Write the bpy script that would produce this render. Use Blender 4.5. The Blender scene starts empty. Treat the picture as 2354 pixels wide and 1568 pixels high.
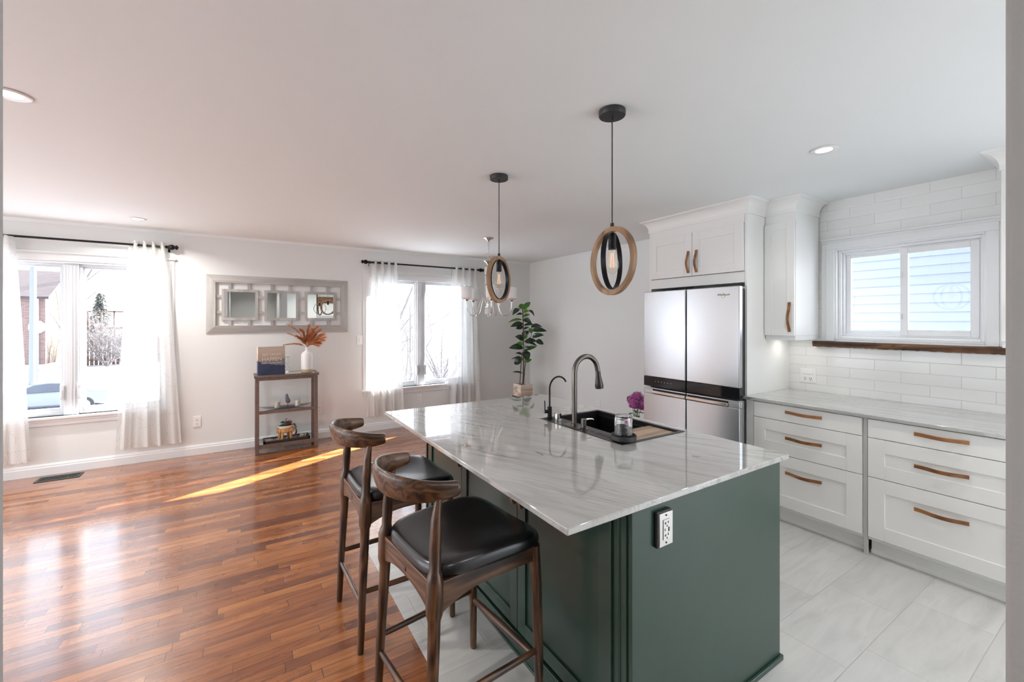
import bpy, bmesh, math, random
from mathutils import Vector, Matrix
C = bpy.context.scene.collection
sc = bpy.context.scene
PI = math.pi
# ---------------------------------------------------------------- camera, world, sun, exposure
CAM_H = 1.466
YAW = math.radians(32.3)
cd = bpy.data.cameras.new('camera'); cam = bpy.data.objects.new('camera', cd); C.objects.link(cam)
cam.location = (0, 0, CAM_H); cam.rotation_euler = (PI/2, 0, -YAW)
cd.sensor_fit = 'HORIZONTAL'; cd.sensor_width = 36.0; cd.lens = 976.0/2354*36
cd.shift_x = 0.0; cd.shift_y = -(784-738)/2354.0
cd.clip_start = 0.02; cd.clip_end = 400
sc.camera = cam
sc.view_settings.view_transform = 'Standard'; sc.view_settings.look = 'None'
sc.view_settings.gamma = 1; sc.view_settings.use_curve_mapping = False
sc.view_settings.exposure = 0.40
w = bpy.data.worlds.new('world'); sc.world = w; w.use_nodes = True
wn = w.node_tree.nodes; wl = w.node_tree.links; wn.clear()
wo = wn.new('ShaderNodeOutputWorld'); bg = wn.new('ShaderNodeBackground'); sky = wn.new('ShaderNodeTexSky')
sky.sky_type = 'PREETHAM'; sky.sun_direction = (0.763, 0.390, 0.515); sky.turbidity = 4.0
mxs = wn.new('ShaderNodeMix'); mxs.data_type = 'RGBA'; mxs.inputs[0].default_value = 0.75
wl.new(sky.outputs[0], mxs.inputs[6]); mxs.inputs[7].default_value = (0.86, 0.925, 1.0, 1)
wl.new(mxs.outputs[2], bg.inputs[0]); bg.inputs[1].default_value = 3.6; wl.new(bg.outputs[0], wo.inputs[0])
def lamp(name, kind, loc, energy, color=(1, 1, 1), rot=None, **kw):
    d = bpy.data.lights.new(name, kind); d.energy = energy; d.color = color
    for k, v in kw.items(): setattr(d, k, v)
    o = bpy.data.objects.new(name, d); C.objects.link(o); o.location = loc
    if rot is not None: o.rotation_euler = rot
    return o
SUN = Vector((0.763, 0.390, 0.515)).normalized()
sun = lamp('sun', 'SUN', (20, 10, 14), 56.0, (1.0, 0.95, 0.89), angle=math.radians(0.6))
sun.rotation_euler = SUN.to_track_quat('Z', 'Y').to_euler()
cy = sc.cycles
cy.use_denoising = True; cy.use_adaptive_sampling = True; cy.adaptive_threshold = 0.015
try: cy.denoiser = 'OPENIMAGEDENOISE'
except Exception: pass
cy.max_bounces = 8; cy.diffuse_bounces = 5; cy.glossy_bounces = 4; cy.transmission_bounces = 6; cy.transparent_max_bounces = 16
cy.sample_clamp_indirect = 6.0; cy.caustics_reflective = False; cy.caustics_refractive = False; cy.blur_glossy = 0.5
POT_POWER = 14.0

# ---------------------------------------------------------------- mesh builder
class MB:
    def __init__(s): s.v = []; s.f = []; s.m = []; s.cur = 0
    def add(s, vs, fs):
        b = len(s.v); s.v += [tuple(v) for v in vs]; s.f += [tuple(i+b for i in f) for f in fs]; s.m += [s.cur]*len(fs); return s
    def box(s, x0, x1, y0, y1, z0, z1):
        if x0 > x1: x0, x1 = x1, x0
        if y0 > y1: y0, y1 = y1, y0
        if z0 > z1: z0, z1 = z1, z0
        return s.add([(x0,y0,z0),(x1,y0,z0),(x1,y1,z0),(x0,y1,z0),(x0,y0,z1),(x1,y0,z1),(x1,y1,z1),(x0,y1,z1)],
                     [(0,3,2,1),(4,5,6,7),(0,1,5,4),(1,2,6,5),(2,3,7,6),(3,0,4,7)])
    def tube(s, pts, r, n=12, cap=True, sx=1.0, up=None):
        pts = [Vector(p) for p in pts]; k = len(pts)
        rs = r if isinstance(r, (list, tuple)) else [r]*k
        vs = []; ref = Vector(up) if up else None
        prev = None
        for i, p in enumerate(pts):
            t = (pts[min(i+1, k-1)] - pts[max(i-1, 0)]).normalized()
            if prev is None:
                a = ref if ref else (Vector((0,0,1)) if abs(t.z) < 0.9 else Vector((1,0,0)))
                x = a.cross(t).normalized()
            else:
                x = (prev - t*prev.dot(t)).normalized()
            prev = x; y = t.cross(x)
            for j in range(n):
                an = 2*PI*j/n
                vs.append(p + x*math.cos(an)*rs[i]*sx + y*math.sin(an)*rs[i])
        fs = []
        for i in range(k-1):
            for j in range(n):
                a = i*n+j; b = i*n+(j+1) % n
                fs.append((a, b, b+n, a+n))
        if cap: fs.append(tuple(range(n-1, -1, -1))); fs.append(tuple((k-1)*n+j for j in range(n)))
        return s.add(vs, fs)
    def cyl(s, p0, p1, r0, r1=None, n=24): return s.tube([p0, p1], [r0, r0 if r1 is None else r1], n)
    def lathe(s, prof, c=(0,0,0), n=32, close=False):
        vs = []; k = len(prof)
        for r, z in prof:
            for j in range(n):
                an = 2*PI*j/n; vs.append((c[0]+r*math.cos(an), c[1]+r*math.sin(an), c[2]+z))
        fs = []
        for i in range(k-1 if not close else k):
            for j in range(n):
                a = i*n+j; b = i*n+(j+1) % n; c2 = ((i+1) % k)*n+(j+1) % n; d = ((i+1) % k)*n+j
                fs.append((a, b, c2, d))
        if not close: fs.append(tuple(range(n-1, -1, -1))); fs.append(tuple((k-1)*n+j for j in range(n)))
        return s.add(vs, fs)
    def torus(s, c, R, r, nrm=(0,0,1), n=32, m=10, sz=1.0):
        q = Vector(nrm).to_track_quat('Z', 'Y'); vs = []; fs = []
        for i in range(n):
            a = 2*PI*i/n
            for j in range(m):
                b = 2*PI*j/m
                vs.append(Vector(c) + q @ Vector(((R+r*math.cos(b))*math.cos(a), (R+r*math.cos(b))*math.sin(a), r*sz*math.sin(b))))
        for i in range(n):
            for j in range(m):
                fs.append((i*m+j, ((i+1) % n)*m+j, ((i+1) % n)*m+(j+1) % m, i*m+(j+1) % m))
        return s.add(vs, fs)
    def ring(s, c, Ro, Ri, h, nrm, n=64):
        q = Vector(nrm).to_track_quat('Z', 'Y'); vs = []; fs = []
        for i in range(n):
            a = 2*PI*i/n
            for R, z in ((Ro, -h/2), (Ro, h/2), (Ri, h/2), (Ri, -h/2)):
                vs.append(Vector(c) + q @ Vector((R*math.cos(a), R*math.sin(a), z)))
        for i in range(n):
            for j in range(4):
                fs.append((i*4+j, ((i+1) % n)*4+j, ((i+1) % n)*4+(j+1) % 4, i*4+(j+1) % 4))
        return s.add(vs, fs)
    def sphere(s, c, r, n=16, m=10, sc_=(1,1,1)):
        vs = [(c[0], c[1], c[2]-r*sc_[2])]; fs = []
        for i in range(1, m):
            ph = PI*i/m - PI/2
            for j in range(n):
                a = 2*PI*j/n
                vs.append((c[0]+r*sc_[0]*math.cos(ph)*math.cos(a), c[1]+r*sc_[1]*math.cos(ph)*math.sin(a), c[2]+r*sc_[2]*math.sin(ph)))
        vs.append((c[0], c[1], c[2]+r*sc_[2])); t = len(vs)-1
        for j in range(n):
            fs.append((0, 1+(j+1) % n, 1+j)); fs.append((t, t-n+j, t-n+(j+1) % n))
            for i in range(m-2):
                a = 1+i*n+j; b = 1+i*n+(j+1) % n
                fs.append((a, b, b+n, a+n))
        return s.add(vs, fs)
    def prism(s, poly, axis, a0, a1):
        # poly in the two other axes (cyclic order after axis), extruded along axis
        k = len(poly); vs = []
        for a in (a0, a1):
            for p in poly:
                v = [0, 0, 0]; v[axis] = a; v[(axis+1) % 3] = p[0]; v[(axis+2) % 3] = p[1]; vs.append(tuple(v))
        fs = [tuple(range(k-1, -1, -1)), tuple(range(k, 2*k))] + [(i, (i+1) % k, k+(i+1) % k, k+i) for i in range(k)]
        return s.add(vs, fs)
    def grid(s, fn, nu, nv):
        vs = [fn(i/nu, j/nv) for i in range(nu+1) for j in range(nv+1)]; fs = []
        for i in range(nu):
            for j in range(nv):
                a = i*(nv+1)+j; fs.append((a, a+nv+1, a+nv+2, a+1))
        return s.add(vs, fs)

def obj(name, mb, mat, parent=None, bevel=0, smooth=False, local=False, seg=2, subsurf=0, solid=0):
    me = bpy.data.meshes.new(name)
    root = parent
    off = Vector((0, 0, 0))
    if parent is not None and not local:
        while root.parent: root = root.parent
        off = root.location
    me.from_pydata([tuple(Vector(v)-off) for v in mb.v], [], mb.f); 
    bm = bmesh.new(); bm.from_mesh(me); bmesh.ops.recalc_face_normals(bm, faces=bm.faces); bm.to_mesh(me); bm.free()
    mats = mat if isinstance(mat, (list, tuple)) else [mat]
    for m in mats: me.materials.append(m)
    if len(mats) > 1:
        for p, k in zip(me.polygons, mb.m): p.material_index = k
    if smooth:
        for p in me.polygons: p.use_smooth = True
        try: me.set_sharp_from_angle(angle=math.radians(40))
        except Exception: pass
    o = bpy.data.objects.new(name, me); C.objects.link(o)
    if parent is not None: o.parent = parent
    if solid:
        m = o.modifiers.new('solid', 'SOLIDIFY'); m.thickness = solid; m.offset = 0
    if bevel:
        m = o.modifiers.new('bevel', 'BEVEL'); m.width = bevel; m.segments = seg; m.limit_method = 'ANGLE'; m.angle_limit = math.radians(50)
        if not smooth:
            for p in me.polygons: p.use_smooth = True
            try: me.set_sharp_from_angle(angle=math.radians(35))
            except Exception: pass
    if subsurf:
        m = o.modifiers.new('sub', 'SUBSURF'); m.levels = subsurf; m.render_levels = subsurf
    return o
def tag(o, label, cat, group=None, kind=None):
    if label: o['label'] = label
    if cat: o['category'] = cat
    if group: o['group'] = group
    if kind: o['kind'] = kind
    return o
def thing(name, label, cat, loc=(0,0,0), rz=0, group=None):
    o = bpy.data.objects.new(name, None); C.objects.link(o); o.empty_display_size = 0.1
    o.location = loc; o.rotation_euler = (0, 0, rz)
    return tag(o, label, cat, group)
def struct(name, mb, mat, label=None, parent=None, **kw):
    o = obj(name, mb, mat, parent, **kw)
    if parent is None: o['kind'] = 'structure'
    if label: o['label'] = label
    return o
def dup(root, loc, rz=None, label=None, group=None):
    def cp(o, par):
        c = o.copy(); C.objects.link(c)
        if par is not None: c.parent = par
        for ch in list(o.children): cp(ch, c)
        return c
    r = cp(root, None); r.location = loc
    if rz is not None: r.rotation_euler = (0, 0, rz)
    if label: r['label'] = label
    if group: r['group'] = group
    return r

# ---------------------------------------------------------------- materials
class NT:
    def __init__(s, name):
        s.m = bpy.data.materials.new(name); s.m.use_nodes = True; s.t = s.m.node_tree; s.n = s.t.nodes; s.l = s.t.links
        s.b = s.n['Principled BSDF']; s.out = s.n['Material Output']
    def link(s, a, b): s.l.new(a, b)
    def put(s, sock, v):
        if hasattr(v, 'is_output') or hasattr(v, 'links'): s.l.new(v, sock)
        else: sock.default_value = v
    def math(s, op, a, b=None, c=None):
        n = s.n.new('ShaderNodeMath'); n.operation = op
        s.put(n.inputs[0], a)
        if b is not None: s.put(n.inputs[1], b)
        if c is not None: s.put(n.inputs[2], c)
        return n.outputs[0]
    def coord(s, kind='Object'): return s.n.new('ShaderNodeTexCoord').outputs[kind]
    def mapping(s, vec, scale=(1,1,1), rot=(0,0,0), loc=(0,0,0)):
        n = s.n.new('ShaderNodeMapping'); s.link(vec, n.inputs[0]); n.inputs['Scale'].default_value = scale
        n.inputs['Rotation'].default_value = rot; n.inputs['Location'].default_value = loc; return n.outputs[0]
    def noise(s, vec, scale=5, detail=4, rough=.5, dist=0, out=0):
        n = s.n.new('ShaderNodeTexNoise'); s.link(vec, n.inputs['Vector']); n.inputs['Scale'].default_value = scale
        n.inputs['Detail'].default_value = detail; n.inputs['Roughness'].default_value = rough; n.inputs['Distortion'].default_value = dist
        return n.outputs[out]
    def ramp(s, fac, stops):
        n = s.n.new('ShaderNodeValToRGB'); s.put(n.inputs[0], fac); e = n.color_ramp.elements
        while len(e) < len(stops): e.new(0.5)
        for i, (p, c) in enumerate(stops): e[i].position = p; e[i].color = (*c, 1) if len(c) == 3 else c
        return n.outputs[0]
    def mix(s, f, a, b, mode='MIX'):
        n = s.n.new('ShaderNodeMix'); n.data_type = 'RGBA'; n.blend_type = mode
        s.put(n.inputs[0], f); s.put(n.inputs[6], a if hasattr(a, 'links') else (*a, 1)); s.put(n.inputs[7], b if hasattr(b, 'links') else (*b, 1))
        return n.outputs[2]
    def sep(s, v): n = s.n.new('ShaderNodeSeparateXYZ'); s.link(v, n.inputs[0]); return n.outputs
    def comb(s, x, y, z):
        n = s.n.new('ShaderNodeCombineXYZ')
        for i, q in enumerate((x, y, z)): s.put(n.inputs[i], q)
        return n.outputs[0]
    def white(s, v): n = s.n.new('ShaderNodeTexWhiteNoise'); s.link(v, n.inputs['Vector']); return n.outputs['Value']
    def bump(s, h, strength=.2, dist=.01):
        n = s.n.new('ShaderNodeBump'); s.link(h, n.inputs['Height']); n.inputs['Strength'].default_value = strength
        n.inputs['Distance'].default_value = dist; s.link(n.outputs[0], s.b.inputs['Normal']); return n.outputs[0]
    def set(s, **k):
        for a, v in k.items():
            key = {'color': 'Base Color', 'rough': 'Roughness', 'metal': 'Metallic', 'spec': 'Specular IOR Level', 'coat': 'Coat Weight',
                   'coatr': 'Coat Roughness', 'trans': 'Transmission Weight', 'alpha': 'Alpha', 'ior': 'IOR', 'sheen': 'Sheen Weight',
                   'emit': 'Emission Color', 'estr': 'Emission Strength', 'aniso': 'Anisotropic'}[a]
            if isinstance(v, tuple) and len(v) == 3: v = (*v, 1)
            s.put(s.b.inputs[key], v)
        return s
def plain(name, col, rough=.5, metal=0, var=.04, vscale=8, **k):
    t = NT(name); co = t.coord(); f = t.noise(co, vscale, 3)
    c1 = tuple(max(0, c*(1-var)) for c in col); c2 = tuple(min(1, c*(1+var)) for c in col)
    t.set(color=t.mix(f, c1, c2), rough=rough, metal=metal, **k)
    return t.m
def paint(name, col, rough=.6, bs=.05, scale=260):
    t = NT(name); co = t.coord(); t.set(color=t.mix(t.noise(co, 1.3, 3), tuple(c*.985 for c in col), col), rough=rough)
    t.bump(t.noise(co, scale, 2), bs, .002); return t.m

def wood(name, dark, mid, light, axis='X', scale=1.0, rough=.35, bump=.05, rings=14.0, coat=0.2):
    t = NT(name); co = t.coord('Object')
    st = {'X': (1.2, 14, 14), 'Y': (14, 1.2, 14), 'Z': (14, 14, 1.2)}[axis]
    v = t.mapping(co, tuple(a*scale for a in st))
    n1 = t.noise(v, 1.0, 6, .6, .35); 
    v2 = t.mapping(co, tuple(a*scale*.35 for a in st)); n2 = t.noise(v2, 1.0, 2, .5, 0)
    wv = t.math('SINE', t.math('MULTIPLY', n2, rings*4)); wv = t.math('MULTIPLY_ADD', wv, .5, .5)
    f = t.math('ADD', t.math('MULTIPLY', n1, .72), t.math('MULTIPLY', wv, .28))
    v3 = t.mapping(co, tuple(a*scale*6 for a in st)); fine = t.noise(v3, 1.0, 3, .7, 0)
    f = t.math('ADD', f, t.math('MULTIPLY', t.math('SUBTRACT', fine, .5), .25))
    t.set(color=t.ramp(f, [(.28, dark), (.5, mid), (.75, light)]), rough=rough, coat=coat, coatr=.25)
    t.bump(f, bump, .002); return t.m

M = {}
M['wall'] = paint('wall_paint', (.775, .79, .78), .55)
M['wall_right'] = paint('wall_paint_right', (.78, .80, .79), .55)
M['ceiling'] = paint('ceiling_paint', (.835, .865, .862), .75, .02)
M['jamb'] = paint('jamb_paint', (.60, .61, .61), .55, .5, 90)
M['trim'] = paint('white_trim', (.79, .80, .80), .28, .01)
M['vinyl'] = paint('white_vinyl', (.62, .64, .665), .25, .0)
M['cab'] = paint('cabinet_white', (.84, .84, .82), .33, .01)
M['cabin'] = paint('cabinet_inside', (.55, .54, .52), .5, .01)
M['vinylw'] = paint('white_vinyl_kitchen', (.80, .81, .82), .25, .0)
M['plate'] = plain('plastic_white', (.86, .86, .85), .3)
M['dark'] = plain('dark_slot', (.015, .015, .018), .5)
M['blackmetal'] = plain('black_metal', (.012, .012, .014), .38, .6)
M['blackmatte'] = plain('black_matte', (.02, .02, .022), .5)
M['steel_dark'] = plain('gunmetal', (.16, .145, .13), .28, 1.0)
M['chrome'] = plain('nickel', (.68, .66, .63), .16, 1.0)
M['sinkmetal'] = plain('black_steel', (.045, .043, .045), .32, .8)
M['leather'] = None

def green():
    t = NT('green_paint'); co = t.coord()
    n = t.noise(t.mapping(co, (2, 2, 1.2)), 2.0, 3)
    t.set(color=t.mix(n, (.017, .044, .031), (.022, .054, .039)), rough=.32, spec=.4, coat=.4, coatr=.24)
    t.bump(t.noise(co, 5.0, 3), .10, .012); return t.m
M['green'] = green()
def leather():
    t = NT('black_leather'); co = t.coord(); n = t.noise(co, 320, 3)
    sc1 = t.ramp(t.noise(t.mapping(co, (3, 14, 3)), 3.0, 5, .7), [(.70, (0, 0, 0)), (.80, (1, 1, 1))])
    t.set(color=t.mix(t.math('MULTIPLY', sc1, .25), (.005, .006, .008), (.10, .10, .10)), rough=.25, spec=.7)
    t.bump(n, .07, .001); return t.m
M['leather'] = leather()

def hardwood():
    t = NT('hardwood_floor'); co = t.coord(); x, y, z = t.sep(co)
    row = t.math('FLOOR', t.math('DIVIDE', y, .0572))
    r1 = t.white(t.comb(row, 3.3, 0.0))
    u = t.math('ADD', t.math('DIVIDE', x, .62), t.math('MULTIPLY', r1, 7.31))
    # uneven board lengths
    u = t.math('ADD', u, t.math('MULTIPLY', t.math('SINE', t.math('MULTIPLY', u, 2.1)), .28))
    pid = t.math('FLOOR', u)
    rnd = t.white(t.comb(row, pid, 1.7)); rnd2 = t.white(t.comb(pid, row, 9.1))
    fy = t.math('FRACT', t.math('DIVIDE', y, .0572)); fx = t.math('FRACT', u)
    ey = t.math('MINIMUM', fy, t.math('SUBTRACT', 1.0, fy)); ex = t.math('MINIMUM', fx, t.math('SUBTRACT', 1.0, fx))
    gy = t.math('LESS_THAN', ey, .018); gx = t.math('LESS_THAN', ex, .0022)
    gap = t.math('MAXIMUM', gy, gx)
    gv = t.comb(t.math('MULTIPLY', x, 2.2), t.math('MULTIPLY', y, 34), t.math('MULTIPLY', rnd, 40.0))
    g = t.noise(gv, 1.0, 6, .62, 1.5)
    ring = t.noise(t.comb(t.math('MULTIPLY', x, 1.0), t.math('MULTIPLY', y, 9), t.math('MULTIPLY', rnd2, 31.0)), 1.0, 2, .5, .6)
    ring = t.math('MULTIPLY_ADD', t.math('SINE', t.math('MULTIPLY', ring, 60.0)), .5, .5)
    gf = t.math('ADD', t.math('MULTIPLY', g, .75), t.math('MULTIPLY', ring, .25))
    base = t.ramp(rnd, [(0.0, (.14, .038, .011)), (.25, (.235, .070, .018)), (.65, (.31, .102, .026)), (1.0, (.42, .160, .045))])
    dk = t.mix(1.0, base, (.66, .58, .52), 'MULTIPLY')
    colr = t.mix(t.ramp(gf, [(.3, (0, 0, 0)), (.62, (1, 1, 1))]), dk, base)
    colr = t.mix(gap, colr, (.035, .012, .006))
    rr = t.math('MULTIPLY_ADD', t.noise(co, 9, 4), .08, .21)
    rr = t.math('ADD', rr, t.math('MULTIPLY', rnd2, .05))
    t.set(color=colr, rough=rr, coat=.9, coatr=.13, spec=.5)
    h = t.math('SUBTRACT', t.math('MULTIPLY', g, .10), t.math('MULTIPLY', gap, 1.0))
    h = t.math('ADD', h, t.math('MULTIPLY', rnd, .25))
    h = t.math('ADD', h, t.math('MULTIPLY', t.noise(co, 6, 2), .8))
    t.bump(h, .28, .0022); return t.m
M['hardwood'] = hardwood()

def tiles(name, axes, w, h, ox, oy, half, grout, col1, col2, groutcol, rough, veins=0, jitter=0, bev=.3):
    t = NT(name); co = t.coord(); s = t.sep(co); u = s[axes[0]]; v = s[axes[1]]
    vv = t.math('DIVIDE', t.math('SUBTRACT', v, oy), h); row = t.math('FLOOR', vv)
    uu = t.math('DIVIDE', t.math('SUBTRACT', u, ox), w)
    uu = t.math('ADD', uu, t.math('MULTIPLY', row, half))
    pid = t.math('FLOOR', uu); fx = t.math('FRACT', uu); fy = t.math('FRACT', vv)
    ex = t.math('MULTIPLY', t.math('MINIMUM', fx, t.math('SUBTRACT', 1.0, fx)), w)
    ey = t.math('MULTIPLY', t.math('MINIMUM', fy, t.math('SUBTRACT', 1.0, fy)), h)
    e = t.math('MINIMUM', ex, ey); gap = t.math('LESS_THAN', e, grout/2)
    rnd = t.white(t.comb(row, pid, 4.2))
    c = t.mix(rnd, col1, col2)
    if veins:
        st = [0, 0, 0]; st[axes[0]] = 1.6; st[axes[1]] = 9; st[3-axes[0]-axes[1]] = 1
        n = t.noise(t.mapping(t.math if False else co, tuple(st)), 1.4, 6, .6, .8)
        off = t.noise(co, 1.1, 3)
        c = t.mix(t.math('MULTIPLY', t.ramp(n, [(.42, (0, 0, 0)), (.72, (1, 1, 1))]), veins), c, tuple(a*.78 for a in col1))
    c = t.mix(gap, c, groutcol)
    t.set(color=c, rough=t.math('MULTIPLY_ADD', gap, .4, rough))
    sm = t.n.new('ShaderNodeMapRange'); sm.inputs[1].default_value = grout*.4; sm.inputs[2].default_value = grout*1.3
    t.link(e, sm.inputs[0])
    t.bump(sm.outputs[0], bev, .002); return t.m
M['floortile'] = tiles('floor_tile', (0, 1), .61, .2925, .7245, .175, .33, .003, (.57, .565, .545), (.63, .625, .605), (.46, .43, .40), .25, .6)
M['walltile'] = tiles('wall_tile', (1, 2), .305, .0785, 1.087, 2.275, .5, .0028, (.80, .80, .785), (.84, .84, .825), (.62, .61, .58), .16)
# rows alternate: odd rows are shifted by half a tile

def marble(ang=-24, name='quartzite', coat=1.0):
    t = NT(name); co = t.coord()
    v = t.mapping(co, (1, 1, 1), (0, 0, math.radians(ang)))
    warp = t.noise(v, 1.6, 4, .55, 0, 1)
    vm = t.n.new('ShaderNodeVectorMath'); vm.operation = 'MULTIPLY_ADD'; t.link(warp, vm.inputs[0]); vm.inputs[1].default_value = (.09, .09, .05); t.link(v, vm.inputs[2])
    wv = vm.outputs[0]
    s1 = t.noise(t.mapping(wv, (9, 1.0, 4)), 1.5, 8, .68, .3)
    s2 = t.noise(t.mapping(wv, (26, 2.6, 8)), 1.2, 6, .7, .2)
    s3 = t.noise(t.mapping(wv, (5.0, .42, 3)), 1.1, 3, .55, .15)
    thin = t.math('ABSOLUTE', t.math('SUBTRACT', s3, .5)); thin = t.ramp(thin, [(0.0, (1, 1, 1)), (.007, (0, 0, 0))])
    brk = t.ramp(t.noise(wv, 2.1, 4), [(.40, (0, 0, 0)), (.58, (1, 1, 1))])
    thin = t.math('MULTIPLY', thin, brk)
    a = t.ramp(s1, [(.46, (0, 0, 0)), (.72, (1, 1, 1))])
    b = t.ramp(s2, [(.50, (0, 0, 0)), (.72, (1, 1, 1))])
    base = t.mix(t.noise(co, 2.2, 3), (.44, .44, .42), (.56, .56, .54))
    c = t.mix(t.math('MULTIPLY', a, .62), base, (.33, .33, .325))
    c = t.mix(t.math('MULTIPLY', b, .5), c, (.22, .22, .22))
    c = t.mix(t.math('MULTIPLY', thin, .85), c, (.06, .06, .065))
    tan = t.ramp(t.noise(t.mapping(wv, (5, 1.5, 3)), 2.3, 5), [(.66, (0, 0, 0)), (.76, (1, 1, 1))])
    c = t.mix(t.math('MULTIPLY', tan, .3), c, (.52, .38, .27))
    t.set(color=c, rough=.05, spec=.5, coat=coat, coatr=.004); t.b.inputs['Coat IOR'].default_value = 1.75; return t.m
M['marble'] = marble()
M['marble2'] = marble(-4, 'quartzite_long', .35)
def steel():
    t = NT('stainless'); co = t.coord(); n = t.noise(t.mapping(co, (60, 2, 60)), 6, 2)
    dent = t.noise(co, 2.4, 2)
    t.set(color=(.58, .60, .63), metal=.92, rough=t.math('MULTIPLY_ADD', n, .04, .235), aniso=.6)
    t.b.inputs['Anisotropic Rotation'].default_value = .25
    tn = t.n.new('ShaderNodeTangent'); tn.direction_type = 'RADIAL'; tn.axis = 'Z'; t.link(tn.outputs[0], t.b.inputs['Tangent'])
    t.bump(dent, .04, .02); return t.m
M['steel'] = steel()
M['blackgloss'] = plain('black_glass_band', (.01, .01, .012), .06)
M['walnut'] = wood('walnut_dark', (.016, .007, .0035), (.080, .034, .015), (.19, .088, .038), 'Z', 2.4, .30, .06)
M['walnutx'] = wood('walnut_dark_x', (.016, .007, .0035), (.080, .034, .015), (.19, .088, .038), 'X', 2.4, .30, .06)
M['walnuty'] = wood('walnut_dark_y', (.016, .007, .0035), (.080, .034, .015), (.19, .088, .038), 'Y', 2.4, .30, .06)
M['handle'] = wood('handle_walnut', (.13, .048, .014), (.24, .095, .03), (.38, .17, .06), 'Y', 2.0, .4)
M['handlez'] = wood('handle_walnut_upright', (.13, .048, .014), (.24, .095, .03), (.38, .17, .06), 'Z', 2.0, .4)
M['ringwood'] = wood('ring_oak', (.15, .075, .032), (.27, .145, .065), (.40, .24, .12), 'Z', 1.2, .5, .08, 6)
M['sill'] = wood('live_edge', (.035, .014, .006), (.11, .046, .018), (.24, .11, .045), 'Y', 1.2, .45, .5, 10)
M['greywood'] = wood('washed_grey', (.36, .35, .33), (.45, .44, .42), (.52, .51, .49), 'X', 2.5, .6, .05, 3, 0)
M['greywoodz'] = wood('washed_grey_upright', (.36, .35, .33), (.45, .44, .42), (.52, .51, .49), 'Z', 2.5, .6, .05, 3, 0)
M['crate'] = wood('white_washed', (.42, .26, .16), (.66, .56, .48), (.80, .76, .70), 'X', 1.5, .7, .3, 5, 0)
M['board'] = wood('board_acacia', (.22, .14, .08), (.36, .25, .16), (.48, .35, .24), 'X', 1.5, .45)
M['tanwood'] = wood('tan_wood', (.28, .13, .04), (.52, .28, .09), (.66, .42, .18), 'Z', 1.5, .5)
def hammered():
    t = NT('bronze_pattern'); co = t.coord(); v = t.n.new('ShaderNodeTexVoronoi'); t.link(co, v.inputs['Vector']); v.inputs['Scale'].default_value = 300
    n = t.noise(co, 6, 3)
    c = t.mix(t.ramp(v.outputs['Distance'], [(.2, (0, 0, 0)), (.65, (1, 1, 1))]), (.34, .28, .25), (.045, .03, .026))
    c = t.mix(t.math('MULTIPLY', n, .4), c, (.24, .13, .09))
    t.set(color=c, rough=.38, metal=.35); t.bump(v.outputs['Distance'], .4, .003); return t.m
M['bronze'] = hammered()
def pane(name, tint=(1, 1, 1), refl=.5):
    t = NT(name); t.n.remove(t.b)
    tr = t.n.new('ShaderNodeBsdfTransparent'); tr.inputs[0].default_value = (*tint, 1)
    gl = t.n.new('ShaderNodeBsdfGlossy'); gl.inputs['Roughness'].default_value = .01; gl.inputs[0].default_value = (1, 1, 1, 1)
    lw = t.n.new('ShaderNodeLayerWeight'); lw.inputs[0].default_value = .5
    fr = t.math('MULTIPLY_ADD', t.math('POWER', lw.outputs['Facing'], 5.0), .96, .04)
    mx = t.n.new('ShaderNodeMixShader'); t.link(t.math('MULTIPLY', fr, refl), mx.inputs[0])
    t.link(tr.outputs[0], mx.inputs[1]); t.link(gl.outputs[0], mx.inputs[2]); t.link(mx.outputs[0], t.out.inputs[0]); return t.m
M['pane'] = pane('window_glass', (.97, .985, 1.0), .25)
M['clearglass'] = pane('clear_glass', (.95, .96, .96), 1.6)
M['milkglass'] = None
M['tableglass'] = pane('table_glass', (.80, .87, .86), 1.8)
def realglass(name, col=(1, 1, 1), rough=0.0):
    t = NT(name); t.set(color=col, rough=rough, trans=1.0, ior=1.45); return t.m
M['bulb'] = pane('bulb_glass', (.99, .96, .90), 1.0)
M['cutglass'] = realglass('cut_glass')
def milk():
    t = NT('frosted_glass'); t.set(color=(.9, .92, .92), rough=.2, alpha=.45); return t.m
M['milkglass'] = milk()
def mirror():
    t = NT('mirror'); t.set(color=(.86, .88, .88), metal=1.0, rough=.01); return t.m
M['mirror'] = mirror()
def emit(name, col, s):
    t = NT(name); t.set(color=(.8, .8, .8), emit=col, estr=s); return t.m
M['lens'] = emit('light_lens', (1, .93, .84), 6.0)
M['filament'] = emit('filament', (1.0, .42, .20), .7)  # bulb is unlit; the glow paints in its orange reflection
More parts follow.
